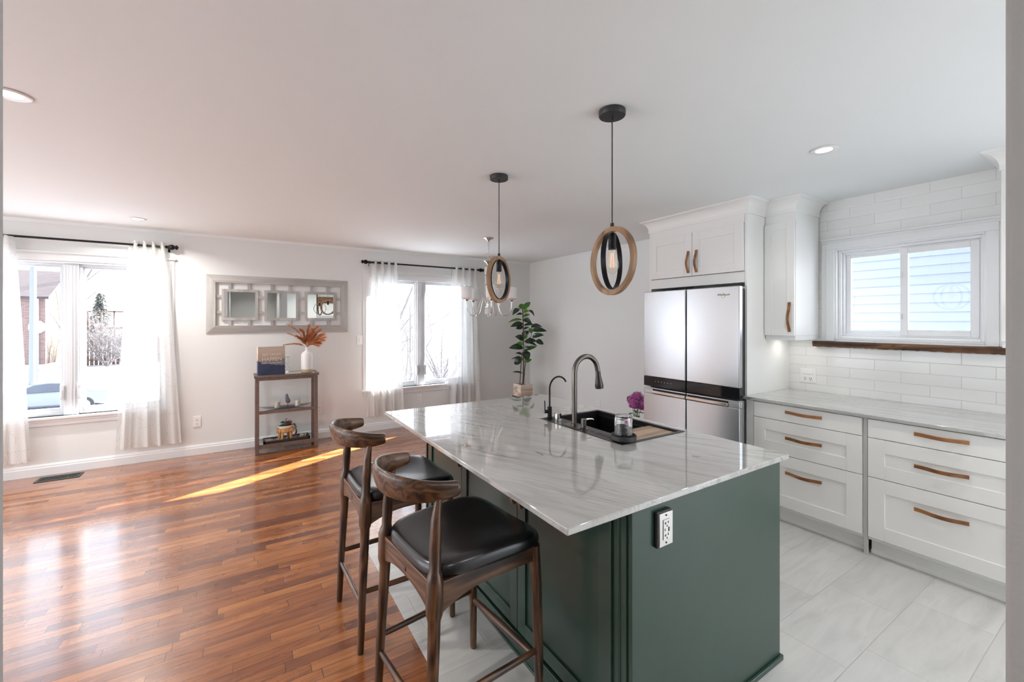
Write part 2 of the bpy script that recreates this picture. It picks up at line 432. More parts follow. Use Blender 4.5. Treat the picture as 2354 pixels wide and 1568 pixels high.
def sheer(name, alpha, pat=True):
    t = NT(name); t.n.remove(t.b); co = t.coord()
    df = t.n.new('ShaderNodeBsdfDiffuse'); tl = t.n.new('ShaderNodeBsdfTranslucent'); tr = t.n.new('ShaderNodeBsdfTransparent')
    df.inputs[0].default_value = (.88, .88, .87, 1); tl.inputs[0].default_value = (.88, .88, .87, 1); tr.inputs[0].default_value = (1, 1, 1, 1)
    m1 = t.n.new('ShaderNodeMixShader'); m1.inputs[0].default_value = .30; t.link(df.outputs[0], m1.inputs[1]); t.link(tl.outputs[0], m1.inputs[2])
    m2 = t.n.new('ShaderNodeMixShader')
    # embroidered leaf veins: ring waves inside warped voronoi cells
    vo = t.n.new('ShaderNodeTexVoronoi'); vo.inputs['Scale'].default_value = 6.5; t.link(t.mapping(co, (1, 1, .8)), vo.inputs['Vector'])
    p = t.n.new('ShaderNodeVectorMath'); p.operation = 'SUBTRACT'; t.link(t.mapping(co, (1, 1, .8)), p.inputs[0]); t.link(vo.outputs['Position'], p.inputs[1])
    px, _, pz = t.sep(p.outputs[0]); th = t.math('MULTIPLY', t.sep(vo.outputs['Color'])[0], 6.28)
    ct, sn = t.math('COSINE', th), t.math('SINE', th)
    qa = t.math('ADD', t.math('MULTIPLY', px, ct), t.math('MULTIPLY', pz, sn)); qb = t.math('SUBTRACT', t.math('MULTIPLY', pz, ct), t.math('MULTIPLY', px, sn))
    d = t.math('SINE', t.math('MULTIPLY', t.math('ADD', qb, t.math('MULTIPLY', t.math('ABSOLUTE', qa), .9)), 300.0))
    rib = t.math('LESS_THAN', t.math('ABSOLUTE', qa), .0025)
    line = t.math('MAXIMUM', t.math('GREATER_THAN', d, .72), rib)
    a = t.math('MULTIPLY_ADD', line, .07 if pat else 0.0, alpha)
    if pat:
        cc = t.mix(line, (.84, .84, .83), (.67, .66, .63)); t.link(cc, df.inputs[0]); t.link(cc, tl.inputs[0])
    t.link(a, m2.inputs[0]); t.link(tr.outputs[0], m2.inputs[1]); t.link(m1.outputs[0], m2.inputs[2])
    t.link(m2.outputs[0], t.out.inputs[0]); return t.m
M['sheer'] = sheer('sheer_curtain', .84)
M['shade'] = plain('white_shade', (.86, .86, .85), .5)
M['ceramic'] = plain('white_ceramic', (.85, .85, .84), .4)
M['beigeband'] = plain('beige_band', (.52, .40, .26), .6)
M['leaf'] = plain('dark_leaf', (.012, .035, .014), .25, 0, .5, 14)
M['leafg'] = plain('green_leaf', (.055, .17, .02), .32, 0, .3, 14)
M['stem'] = plain('brown_stem', (.10, .06, .035), .7)
M['soil'] = plain('soil', (.03, .02, .014), .9)
M['pampas'] = plain('rust_plume', (.58, .23, .095), .8, 0, .35, 30)
M['purple'] = plain('purple_petal', (.46, .11, .36), .6, 0, .7, 45)
M['candle'] = plain('cream_candle', (.80, .78, .66), .5)
M['greytray'] = plain('slate_tray', (.09, .10, .12), .4)
M['crystal'] = plain('lilac_crystal', (.13, .13, .18), .25, 0, .6, 60)
M['pebble'] = plain('pebbles', (.34, .25, .21), .6, 0, .5, 90)
M['succ'] = plain('succulent', (.08, .20, .12), .5, 0, .3, 40)
M['succr'] = plain('red_succulent', (.14, .04, .03), .5, 0, .4, 40)
M['snow'] = plain('snow', (.42, .44, .48), .7, 0, .04, .6)
M['bark'] = plain('bark', (.15, .135, .135), .9, 0, .3, 12)
M['evergreen'] = plain('needles', (.09, .10, .085), .8, 0, .4, 8)
M['fencewood'] = plain('fence_wood', (.13, .075, .06), .8, 0, .3, 3)
M['deckwood'] = plain('deck_wood', (.16, .10, .07), .8, 0, .2, 3)
M['concrete'] = plain('concrete', (.42, .43, .45), .8)
M['pole'] = plain('pole_grey', (.15, .165, .20), .6)
M['shingle'] = plain('shingles', (.045, .035, .037), .9, 0, .25, 3)
M['carpaint'] = plain('car_paint', (.17, .19, .23), .35, .0)
M['carglass'] = plain('car_glass', (.03, .04, .06), .08)
M['tire'] = plain('tire', (.03, .03, .03), .8)
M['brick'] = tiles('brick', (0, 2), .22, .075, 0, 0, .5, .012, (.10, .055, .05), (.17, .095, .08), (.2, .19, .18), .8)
M['brickside'] = tiles('brick_side', (1, 2), .22, .075, 0, 0, .5, .012, (.046, .033, .024), (.056, .041, .031), (.065, .056, .05), .8)  # darker copy of the brick, toned down for the sunlit side wall
M['siding'] = plain('siding', (.17, .195, .25), .6, 0, .06, 1.2)
# ---------------------------------------------------------------- setting
CE = 2.425; WY = 5.79; KX = 4.0; RX = 4.01
def wall_open(mb, axis, a0, a1, p0, p1, z0, z1, holes):
    # wall slab spanning a0..a1 along 'axis' (0=x,1=y), thickness p0..p1 on the other; holes: (h0,h1,zb,zt)
    def bx(u0, u1, q0, q1):
        if u1-u0 < 1e-5 or q1-q0 < 1e-5: return
        if axis == 0: mb.box(u0, u1, p0, p1, q0, q1)
        else: mb.box(p0, p1, u0, u1, q0, q1)
    cur = a0
    for h0, h1, zb, zt in sorted(holes):
        bx(cur, h0, z0, z1); bx(h0, h1, z0, zb); bx(h0, h1, zt, z1); cur = h1
    bx(cur, a1, z0, z1)
    return mb
LX = -3.6; BY = -2.2
struct('floor', MB().box(LX, .667, BY, WY+.15, -.12, 0).box(.667, RX+.15, 2.87, WY+.15, -.12, 0), M['hardwood'], 'glossy reddish brown hardwood strip floor')
struct('floor', MB().box(.667, RX+.15, BY, 2.87, -.12, 0), M['floortile'], 'pale grey stone look kitchen floor tiles')
struct('ceiling', MB().box(LX-.1, RX+.2, BY-.1, WY+.2, CE, CE+.15), M['ceiling'])
W1 = (-2.14, -.71, .55, 2.04); W2 = (1.42, 2.86, .55, 2.04); KW = (.665, 1.495, 1.315, 2.04)
struct('wall_window', wall_open(MB(), 0, LX-.1, RX+.2, WY, WY+.16, -.1, CE, [W1, W2]), M['wall'])
struct('wall_right', MB().box(RX, RX+.16, 2.9, WY, -.1, CE), M['wall_right'])
struct('wall_kitchen', wall_open(MB(), 1, BY, 2.9, KX, KX+.17, -.1, CE, [KW, (-1.95, -.75, .02, 2.08)]), M['walltile'])  # second opening is unseen, added to light the island end panel
struct('wall_left', wall_open(MB(), 1, BY, WY, LX-.15, LX, -.1, CE, [(.7, 5.1, .25, 2.2)]), M['wall'])  # unseen opening, added so sky light fills the room
struct('wall_back', wall_open(MB(), 0, LX-.1, RX+.2, BY-.15, BY, -.1, CE, [(2.6, 3.9, .05, 2.05), (-2.9, -1.4, .7, 2.05)]), M['wall'])  # unseen openings behind the camera, added for more sky light
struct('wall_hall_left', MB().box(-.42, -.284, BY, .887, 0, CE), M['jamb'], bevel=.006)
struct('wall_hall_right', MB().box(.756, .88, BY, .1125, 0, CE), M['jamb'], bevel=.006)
# baseboards, profile against the window wall
def baseboard_poly(d): return [(0, 0), (-.016*d, 0), (-.016*d, .072), (-.011*d, .08), (-.011*d, .09), (-.005*d, .105), (0, .105)]
struct('baseboard_window', MB().prism([(WY+a, b) for a, b in baseboard_poly(1)], 0, LX, RX), M['trim'])
struct('baseboard_right', MB().prism([(b, RX+a) for a, b in baseboard_poly(1)], 1, 2.9, WY), M['trim'])
struct('trim_1', MB().prism([(WY, CE), (WY, CE-.03), (WY-.008, CE-.03), (WY-.022, CE-.008), (WY-.022, CE)], 0, LX, RX), M['ceiling'])

# ---- living/dining windows (structure, one root each)
def casement(name, cx, label):
    r = bpy.data.objects.new(name, None); C.objects.link(r); r.location = (cx, WY, .55); r['kind'] = 'structure'; r['label'] = label
    L, Rr, zb, zt = cx-.72, cx+.715, .55, 2.04
    yo = WY+.035
    cs = MB()
    # jamb liner and casing
    cs.box(L, L+.012, WY-.004, WY+.13, zb, zt).box(Rr-.012, Rr, WY-.004, WY+.13, zb, zt).box(L, Rr, WY-.004, WY+.13, zt-.012, zt)
    for d, wd, th in ((.05, .085, .011), (.012, .056, .019)):
        cs.box(L-wd, L-d+.006, WY-th, WY, zb-.01, zt+d-.006).box(Rr+d-.006, Rr+wd, WY-th, WY, zb-.01, zt+d-.006).box(L-wd, Rr+wd, WY-th, WY, zt+d-.006, zt+wd)
    cs.box(L-.10, Rr+.10, WY-.032, WY, zt+.075, zt+.092)
    obj('casing', cs, M['trim'], r, bevel=.002)
    sl = MB().box(L-.10, Rr+.10, WY-.045, WY+.12, zb-.022, zb).box(L-.085, Rr+.085, WY-.018, WY, zb-.085, zb-.022).box(L-.085, Rr+.085, WY-.026, WY, zb-.048, zb-.022)
    obj('window_sill', sl, M['trim'], r, bevel=.003)
    mu = MB().box(cx-.052, cx+.052, WY+.02, WY+.12, zb, zt-.012).box(cx-.03, cx+.03, WY+.012, WY+.02, zb+.02, zt-.03).box(cx-.010, cx+.010, WY+.006, WY+.012, zb+.02, zt-.03)
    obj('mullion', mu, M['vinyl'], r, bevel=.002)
    for s in (-1, 1):
        a0, a1 = (L+.012, cx-.052) if s < 0 else (cx+.052, Rr-.012)
        f = MB(); z0, z1 = zb+.0, zt-.012
        for k, (i0, iw, y0, y1) in enumerate(((0, .022, WY+.045, WY+.12), (.022, .038, WY+.07, WY+.11))):
            f.box(a0+i0, a0+iw, y0, y1, z0+i0, z1-i0).box(a1-iw, a1-i0, y0, y1, z0+i0, z1-i0).box(a0+iw, a1-iw, y0, y1, z1-iw, z1-i0).box(a0+iw, a1-iw, y0, y1, z0+i0, z0+iw+(.028 if k else 0))
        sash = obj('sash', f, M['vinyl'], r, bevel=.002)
        obj('glass_pane', MB().box(a0+.03, a1-.03, WY+.088, WY+.092, z0+.03, z1-.03), M['pane'], sash)
        hx = a0+.30 if s < 0 else a1-.30
        hd = MB().box(hx-.04, hx+.04, WY-.006, WY+.03, zb+.0, zb+.014).tube([(hx-.02, WY-.005, zb+.014), (hx+.01, WY-.012, zb+.05), (hx+.035, WY-.016, zb+.085)], [.006, .005, .006], 8)
        obj('crank_handle', hd, M['vinyl'], sash, bevel=.002)
        lx = cx + s*.060
        lk = MB().box(lx-.014, lx+.014, WY+.0, WY+.02, .70, .84).box(lx-.006, lx+.006, WY-.008, WY+.0, .72, .80)
        obj('sash_lock', lk, M['vinyl'], sash, bevel=.003)
    return r
casement('window_1', -1.425, 'white two-sash window facing the brick house and parked car')
casement('window_2', 2.139, 'white two-sash window facing the bare branches')
# ---- kitchen slider
def slider():
    r = bpy.data.objects.new('window_3', None); C.objects.link(r); r.location = (KX, 1.08, 1.31); r['kind'] = 'structure'; r['label'] = 'white sliding kitchen window onto pale blue siding'
    y0, y1, z0, z1 = KW[0], KW[1], KW[2], KW[3]
    cs = MB()
    for d, wd, th in ((.045, .085, .011), (-.004, .051, .020)):
        cs.box(KX-th, KX, y0-wd, y0-d, z0-.01, z1+d).box(KX-th, KX, y1+d, y1+wd, z0-.01, z1+d).box(KX-th, KX, y0-wd, y1+wd, z1+d, z1+wd)
    cs.box(KX-.03, KX, y0-.085, y1+.085, z1+.07, z1+.085)
    cs.box(KX-.004, KX+.16, y0, y0+.014, z0, z1).box(KX-.004, KX+.16, y1-.014, y1, z0, z1).box(KX-.003, KX+.16, y0+.014, y1-.014, z1-.014, z1).box(KX-.003, KX+.16, y0+.014, y1-.014, z0, z0+.014)
    obj('casing', cs, M['trim'], r, bevel=.002)
    fr = MB(); a0, a1, b0, b1 = y0+.014, y1-.014, z0+.014, z1-.014
    for i0, iw, x0, x1 in ((0, .02, KX+.03, KX+.15), (.02, .034, KX+.055, KX+.15)):
        fr.box(x0, x1, a0+i0, a0+iw, b0+i0, b1-i0).box(x0, x1, a1-iw, a1-i0, b0+i0, b1-i0).box(x0, x1, a0+iw, a1-iw, b1-iw, b1-i0).box(x0, x1, a0+iw, a1-iw, b0+i0, b0+iw)
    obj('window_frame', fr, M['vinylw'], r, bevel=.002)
    for (p0, p1, x0, x1) in ((1.075, a1-.034, KX+.085, KX+.115), (a0+.03, 1.105, KX+.05, KX+.082)):
        f = MB(); iw = .032 if x0 > KX+.08 else .042; q0, q1 = b0+.03, b1-.03
        f.box(x0, x1, p0, p0+iw, q0, q1).box(x0, x1, p1-iw, p1, q0, q1).box(x0, x1, p0+iw, p1-iw, q1-iw, q1).box(x0, x1, p0+iw, p1-iw, q0, q0+iw)
        if iw > .04: f.box(x0-.012, x0, p1-.012, p1-.002, 1.48, 1.52).box(x0-.012, x0, p1-.012, p1-.002, 1.78, 1.82)
        s = obj('sash', f, M['vinylw'], r, bevel=.002)
        obj('glass_pane', MB().box((x0+x1)/2-.002, (x0+x1)/2+.002, p0+.02, p1-.02, q0+.02, q1-.02), M['pane'], s)
slider()
# live edge sill
def live():
    mb = MB(); n = 60; rows = []
    random.seed(4)
    vs = []; fs = []
    for i in range(n+1):
        y = 1.632 - (1.632-.56)*i/n; j = .004*math.sin(i*.9)+random.uniform(-.003, .003)
        xf = KX-.062+j; zt = 1.303; zb = 1.258+random.uniform(-.002, .003)
        if i == 0: xf += .012
        vs += [(xf+.008, y, zt), (xf, y, zt-.012+random.uniform(-.003, .003)), (xf+.004, y, zt-.03), (xf+.014+random.uniform(-.003, .003), y, zb), (KX-.001, y, zb), (KX-.001, y, zt)]
    for i in range(n):
        for k in range(6):
            fs.append((i*6+k, i*6+(k+1) % 6, (i+1)*6+(k+1) % 6, (i+1)*6+k))
    fs += [tuple(range(5, -1, -1)), tuple(n*6+k for k in range(6))]
    mb.add(vs, fs)
    tag(obj('window_ledge', mb, M['sill'], bevel=.001), 'dark live-edge wooden ledge under the sliding kitchen window', 'shelf')
live()

# ---------------------------------------------------------------- outlets and switches
def duplex(name, label, cat, axis, p, u, z, w=.07, h=.115, kind='duplex', group=None):
    # axis: direction of the wall normal ('-y' or '-x'); p wall plane; u along wall
    def bx(mb, u0, u1, z0, z1, d0, d1):
        if axis == '-y': mb.box(u0, u1, p-d1, p-d0, z0, z1)
        else: mb.box(p-d1, p-d0, u0, u1, z0, z1)
        return mb
    loc = (u, p, z) if axis == '-y' else (p, u, z)
    r = thing(name, label, cat, loc, 0, group)
    obj('cover_plate', bx(MB(), u-w/2, u+w/2, z-h/2, z+h/2, 0.0005, .006), M['plate'], r, bevel=.002)
    if kind == 'duplex':
        for dz in (-.021, .021):
            k = obj('socket', bx(MB(), u-.017, u+.017, z+dz-.015, z+dz+.015, .006, .0085), M['plate'], r, bevel=.004)
            sl = MB(); bx(sl, u-.008, u-.0055, z+dz-.002, z+dz+.008, .0085, .0092); bx(sl, u+.0055, u+.008, z+dz-.002, z+dz+.007, .0085, .0092); bx(sl, u-.0025, u+.0025, z+dz-.011, z+dz-.006, .0085, .0092)
            obj('slot', sl, M['dark'], k)
    elif kind == 'switch':
        obj('rocker', bx(MB(), u-.0165, u+.0165, z-.033, z+.033, .006, .0095), M['plate'], r, bevel=.002)
        obj('dimmer_slider', bx(MB(), u-.007, u+.007, z-.02, z+.02, .0095, .0125), M['plate'], r, bevel=.001)
    elif kind == 'combo':
        obj('rocker', bx(MB(), u-.036, u+.036, z+.012, z+.040, .006, .010), M['plate'], r, bevel=.002)
        for du in (-.02, .02):
            k = obj('socket', bx(MB(), u+du-.018, u+du+.018, z-.042, z-.006, .006, .009), M['plate'], r, bevel=.004)
            sl = MB(); bx(sl, u+du-.008, u+du-.005, z-.026, z-.014, .009, .0097); bx(sl, u+du+.005, u+du+.008, z-.026, z-.014, .009, .0097); bx(sl, u+du-.003, u+du+.003, z-.038, z-.031, .009, .0097)
            obj('slot', sl, M['dark'], k)
    return r
duplex('wall_outlet', 'white outlet low on the wall between left curtain and console table', 'outlet', '-y', WY, -.432, .362)
duplex('wall_outlet', 'white outlet on the wall under the window facing branches', 'outlet', '-y', WY, 2.10, .366)
duplex('wall_outlet', 'white outlet beside the right leg of the console table', 'outlet', '-y', WY, .80, .364)
duplex('wall_outlet', 'small white outlet on the right wall seen behind the island sink', 'outlet', '-x', RX, 4.178, .35)
duplex('light_switch', 'white dimmer switch on the wall left of the sheer curtain', 'switch', '-y', WY, 1.295, 1.214, .075, .12, 'switch')
duplex('wall_outlet', 'wide white outlet with rocker switch on the kitchen tile backsplash', 'outlet', '-x', KX, 1.68, 1.01, .117, .117, 'combo')

# ---------------------------------------------------------------- ceiling lights
def pot(x, y, label, z=CE, power=None):
    r = thing('recessed_light', label, 'ceiling light', (x, y, z), 0, 'recessed ceiling lights')
    obj('trim_ring', MB().lathe([(.040, -.001), (.062, -.0008), (.067, -.003), (.060, -.007), (.040, -.004)], (x, y, z), 40, True), M['plate'], r, smooth=True)
    obj('lens', MB().lathe([(.0005, -.0026), (.040, -.0026), (.040, -.001), (.0005, -.001)], (x, y, z), 40), M['lens'], r)
    l = lamp('bulb_light', 'AREA', (0, 0, -.012), power or POT_POWER, (1, .96, .91), None, shape='DISK', size=.09); l.parent = r
    l.data.spread = math.radians(150)
    return r
pot(2.745, 1.075, 'recessed ceiling light above the kitchen drawers', power=3.5)
pot(-.838, 5.242, 'recessed ceiling light near the left window curtain rod')
pot(-.835, 2.649, 'recessed ceiling light cut by the left edge of the view')
pot(2.745, -.75, 'unseen added fill light over the back of the kitchen', power=8)  # this and the rest below are unseen, added as interior fill
pot(1.5, -.75, 'unseen added fill light over the back kitchen floor by the hallway wall', power=8)
pot(-2.5, 5.242, 'unseen added fill light in the far left corner of the living room')
pot(-2.5, 2.649, 'unseen added fill light in the middle of the living room')
pot(-2.5, -.2, 'unseen added fill light at the rear of the living room')
pot(.23, -1.0, 'unseen added fill light in the hallway behind the camera', power=8)

# ---------------------------------------------------------------- kitchen fronts
def catmull(pts, per=8):
    P = [Vector(p) for p in pts]; out = []
    for i in range(len(P)-1):
        a = P[max(i-1, 0)]; b = P[i]; c = P[i+1]; d = P[min(i+2, len(P)-1)]
        for k in range(per):
            t = k/per
            out.append(.5*((2*b)+(c-a)*t+(2*a-5*b+4*c-d)*t*t+(3*b-a-3*c+d)*t**3))
    out.append(P[-1]); return out
def front(name, y0, y1, z0, z1, xf, mat, parent, frame=.07, rec=.007, slab=False, th=.02):
    """a cabinet front facing -x with its face at xf"""
    mb = MB()
    if slab: mb.box(xf, xf+th, y0, y1, z0, z1)
    else:
        f = frame
        mb.box(xf, xf+th, y0, y0+f, z0, z1).box(xf, xf+th, y1-f, y1, z0, z1).box(xf, xf+th, y0+f, y1-f, z0, z0+f).box(xf, xf+th, y0+f, y1-f, z1-f, z1)
        mb.box(xf+rec, xf+th-.001, y0+f-.002, y1-f+.002, z0+f-.002, z1-f+.002)
    return obj(name, mb, mat, parent, bevel=.0014)
def pull(parent, xf, c, length, vertical=False, h=.021, name='handle', bow=.027):
    """bowed wooden strip pull; c=(y,z) centre"""
    mb = MB(); n = 20; vs = []; fs = []
    for i in range(n+1):
        t = i/n; s = (t-.5)*length; d = .003+bow*max(0, math.sin(PI*t))**1.6 + .004*math.sin(2*PI*t)
        for (o, q) in ((-h/2, d), (h/2, d), (h/2, d+.006), (-h/2, d+.006)):
            vs.append((xf-q, c[0]+(o if vertical else s), c[1]+(s if vertical else o)))
    for i in range(n):
        for k in range(4): fs.append((i*4+k, i*4+(k+1) % 4, (i+1)*4+(k+1) % 4, (i+1)*4+k))
    fs += [(3, 2, 1, 0), (n*4, n*4+1, n*4+2, n*4+3)]
    mb.add(vs, fs)
    for e in (-1, 1):
        s = e*(length/2-.012)
        if vertical: mb.box(xf-.004, xf+.0005, c[0]-h/2+.003, c[0]+h/2-.003, c[1]+s-.008, c[1]+s+.008)
        else: mb.box(xf-.004, xf+.0005, c[0]+s-.008, c[0]+s+.008, c[1]-h/2+.003, c[1]+h/2-.003)
    return obj(name, mb, M['handlez'] if vertical else M['handle'], parent, bevel=.001)
# base drawer units
XF = 3.29
def base_unit(y0, y1, ps, label, hl):
    r = thing('drawer_cabinet', label, 'cabinet', ((XF+KX)/2, (y0+y1)/2, 0))
    obj('cabinet_body', MB().box(XF+.021, KX-.012, y0, y1, .10, .861), M['cab'], r, bevel=.001)
    obj('toe_kick', MB().box(3.362, 3.378, y0, y1, 0.0, .10).box(3.352, 3.362, y0, y1, 0.0, .026), M['cab'], r, bevel=.002)
    yc = (y0+y1)/2
    for k, (z0, z1) in enumerate(((.744, .856), (.500, .740), (.125, .496))):
        d = front('drawer', y0+.006, y1-.004, z0, z1, XF, M['cab'], r, .082, .007, slab=(k == 0))
        pull(d, XF, (ps, (.812, .627, .377)[k]), hl)
    return r
base_unit(1.078, 1.757, 1.414, 'white three-drawer base cabinet next to the refrigerator panel', .228)
base_unit(.392, 1.056, .724, 'white three-drawer base cabinet partly cut off by the right wall edge', .222)
base_unit(-.28, .391, .05, 'white three-drawer base cabinet hidden behind the right wall edge', .222)
tag(obj('filler_strip', MB().box(XF+.006, XF+.03, 1.757, 1.812, .0, .861), M['cab'], bevel=.001), 'narrow white filler strip between drawer cabinet and refrigerator panel', 'filler panel')
tag(obj('filler_strip', MB().box(XF+.012, XF+.03, 1.057, 1.077, .0, .861), M['cabin'], bevel=.001), 'grey vertical filler strip between the two white drawer cabinets', 'filler panel')
ct = MB().box(3.27, KX-.001, -.28, 1.826, .863, .885)
tag(obj('kitchen_countertop', ct, M['marble2'], bevel=.004), 'white grey-veined stone countertop on the white drawer cabinets', 'countertop')
# tall panel + cabinet above fridge
def crown(mb, x0, y0, y1, zb, zt, out, xback, ret_lo=True, ret_hi=True):
    """cove crown around a box whose front face is x0 (facing -x), sides y0 (low) and y1 (high)"""
    n = 8; prof = [(0, 0), (-.006, 0), (-.006, .012)]
    for i in range(n+1):
        a = PI/2*i/n; prof.append((-.006-(out-.012)*(1-math.cos(a)), .014+(zt-zb-.028)*math.sin(a)))
    prof += [(-out, zt-zb-.010), (-out, zt-zb), (0, zt-zb)]
    k = len(prof); vs = []; fs = []
    st = []
    if ret_lo: st.append(lambda o: (xback, y0+o))
    st.append(lambda o: (x0+o, y0+o if ret_lo else y0))
    st.append(lambda o: (x0+o, y1-o if ret_hi else y1))
    if ret_hi: st.append(lambda o: (xback, y1-o))
    for f in st:
        for o, z in prof:
            x, y = f(o); vs.append((x, y, zb+z))
    for i in range(len(st)-1):
        for j in range(k):
            fs.append((i*k+j, i*k+(j+1) % k, (i+1)*k+(j+1) % k, (i+1)*k+j))
    fs += [tuple(range(k-1, -1, -1)), tuple((len(st)-1)*k+j for j in range(k))]
    mb.add(vs, fs); return mb
def fridge_surround():
    X = 3.335
    r = thing('refrigerator_cabinet', 'white tall cabinet surround with two doors above the refrigerator', 'cabinet', (3.67, 2.3, 0))
    obj('side_panel', MB().box(X, KX-.001, 1.828, 1.846, 0, 2.42), M['cab'], r, bevel=.001)
    obj('side_panel', MB().box(X, KX-.001, 2.752, 2.774, 0, 2.42), M['cab'], r, bevel=.001)
    obj('cabinet_body', MB().box(X+.003, KX, 1.848, 2.752, 1.862, 2.240), M['cab'], r)
    obj('lower_rail', MB().box(X, X+.02, 1.848, 2.752, 1.772, 1.858), M['cab'], r, bevel=.001)
    obj('fascia', MB().box(X, X+.02, 1.848, 2.752, 2.243, 2.42), M['cab'], r, bevel=.001)
    for y0, y1, hy in ((2.302, 2.75, 2.335), (1.85, 2.298, 2.255)):
        d = front('door', y0, y1, 1.862, 2.240, X-.018, M['cab'], r, .072, .007)
        pull(d, X-.018, (hy, 1.985), .195, True)
    obj('crown_moulding', crown(MB(), X, 1.826, 2.774, 2.312, 2.425, .068, KX), M['cab'], r)
fridge_surround()
def upper_cab(y0, y1, hy, label, loc):
    X = 3.60
    r = thing('wall_cabinet', label, 'cabinet', loc)
    obj('cabinet_body', MB().box(X+.002, KX-.013, y0, y1, 1.352, 2.425), M['cab'], r, bevel=.001)
    obj('light_rail', MB().box(X+.004, KX-.013, y0+.003, y0+.019, 1.315, 1.352).box(X+.004, X+.02, y0+.019, y1-.003, 1.315, 1.352), M['cab'], r, bevel=.001)
    d = front('door', y0+.002, y1-.002, 1.352, 2.240, X-.018, M['cab'], r, .055, .007)
    pull(d, X-.018, (hy, 1.497), .23, True)
    obj('crown_moulding', crown(MB(), X, y0, y1, 2.312, 2.425, .068, KX-.013, True, y1 < 1), M['cab'], r)
    return r
upper_cab(1.60, 1.826, 1.634, 'narrow white wall cabinet left of the sliding kitchen window', (3.8, 1.71, 1.32))
upper_cab(-.10, .548, .50, 'white wall cabinet at the right edge, beyond the kitchen window', (3.8, .3, 1.32))
pk = thing('under_cabinet_light', 'small under-cabinet puck light below the narrow wall cabinet', 'light', (3.80, 1.71, 1.335))
obj('housing', MB().lathe([(.0, -.003), (.03, -.003), (.033, .004), (.033, .016), (0, .016)], (3.80, 1.71, 1.335), 24), M['plate'], pk)
l = lamp('puck_bulb', 'AREA', (0, 0, -.012), .3, (1, .96, .90), None, shape='DISK', size=.05); l.parent = pk
# unseen rest of the kitchen that the mirror and glossy faces can catch
def pantry():
    r = thing('pantry_cabinet', 'white tall pantry cabinet against the back kitchen wall', 'cabinet', (1.2, BY+.3, 0))
    obj('cabinet_body', MB().box(.9, 1.75, BY+.002, BY+.58, 0, 2.40), M['cab'], r)
    for x0, x1 in ((.905, 1.322), (1.328, 1.745)):
        mb = MB().box(x0, x1, BY+.58, BY+.6, .1, 2.3); obj('door', mb, M['cab'], r, bevel=.002)
pantry()
def hood():
    r = thing('range_hood', 'white range hood with a reddish brown wooden band', 'range hood', (2.15, BY+.3, 1.5))
    obj('hood_body', MB().box(1.80, 2.50, BY+.002, BY+.45, 1.62, 2.42), M['cab'], r, bevel=.003)
    obj('wood_band', MB().box(1.78, 2.52, BY+.002, BY+.48, 1.98, 2.16), M['handle'], r, bevel=.003)
hood()

# ---------------------------------------------------------------- refrigerator
def text_mesh(s, size, name, mat, parent, origin, xdir, ydir, depth=.0006, extr=None, align='CENTER', sx=1.0):
    c = bpy.data.curves.new(name, 'FONT'); c.body = s; c.size = size; c.align_x = align; c.extrude = depth
    o = bpy.data.objects.new(name, c); C.objects.link(o)
    dg = bpy.context.evaluated_depsgraph_get(); dg.update()
    me = bpy.data.meshes.new_from_object(o.evaluated_get(dg)); bpy.data.objects.remove(o)
    X = Vector(xdir); Y = Vector(ydir); Z = X.cross(Y)
    root = parent
    while root.parent: root = root.parent
    off = Vector(root.location) if not root.get('_local') else Vector((0, 0, 0))
    for v in me.vertices: v.co = Vector(origin)-off + X*v.co.x*sx + Y*v.co.y + Z*v.co.z
    me.materials.clear(); me.materials.append(mat)
    q = bpy.data.objects.new(name, me); C.objects.link(q); q.parent = parent; return q
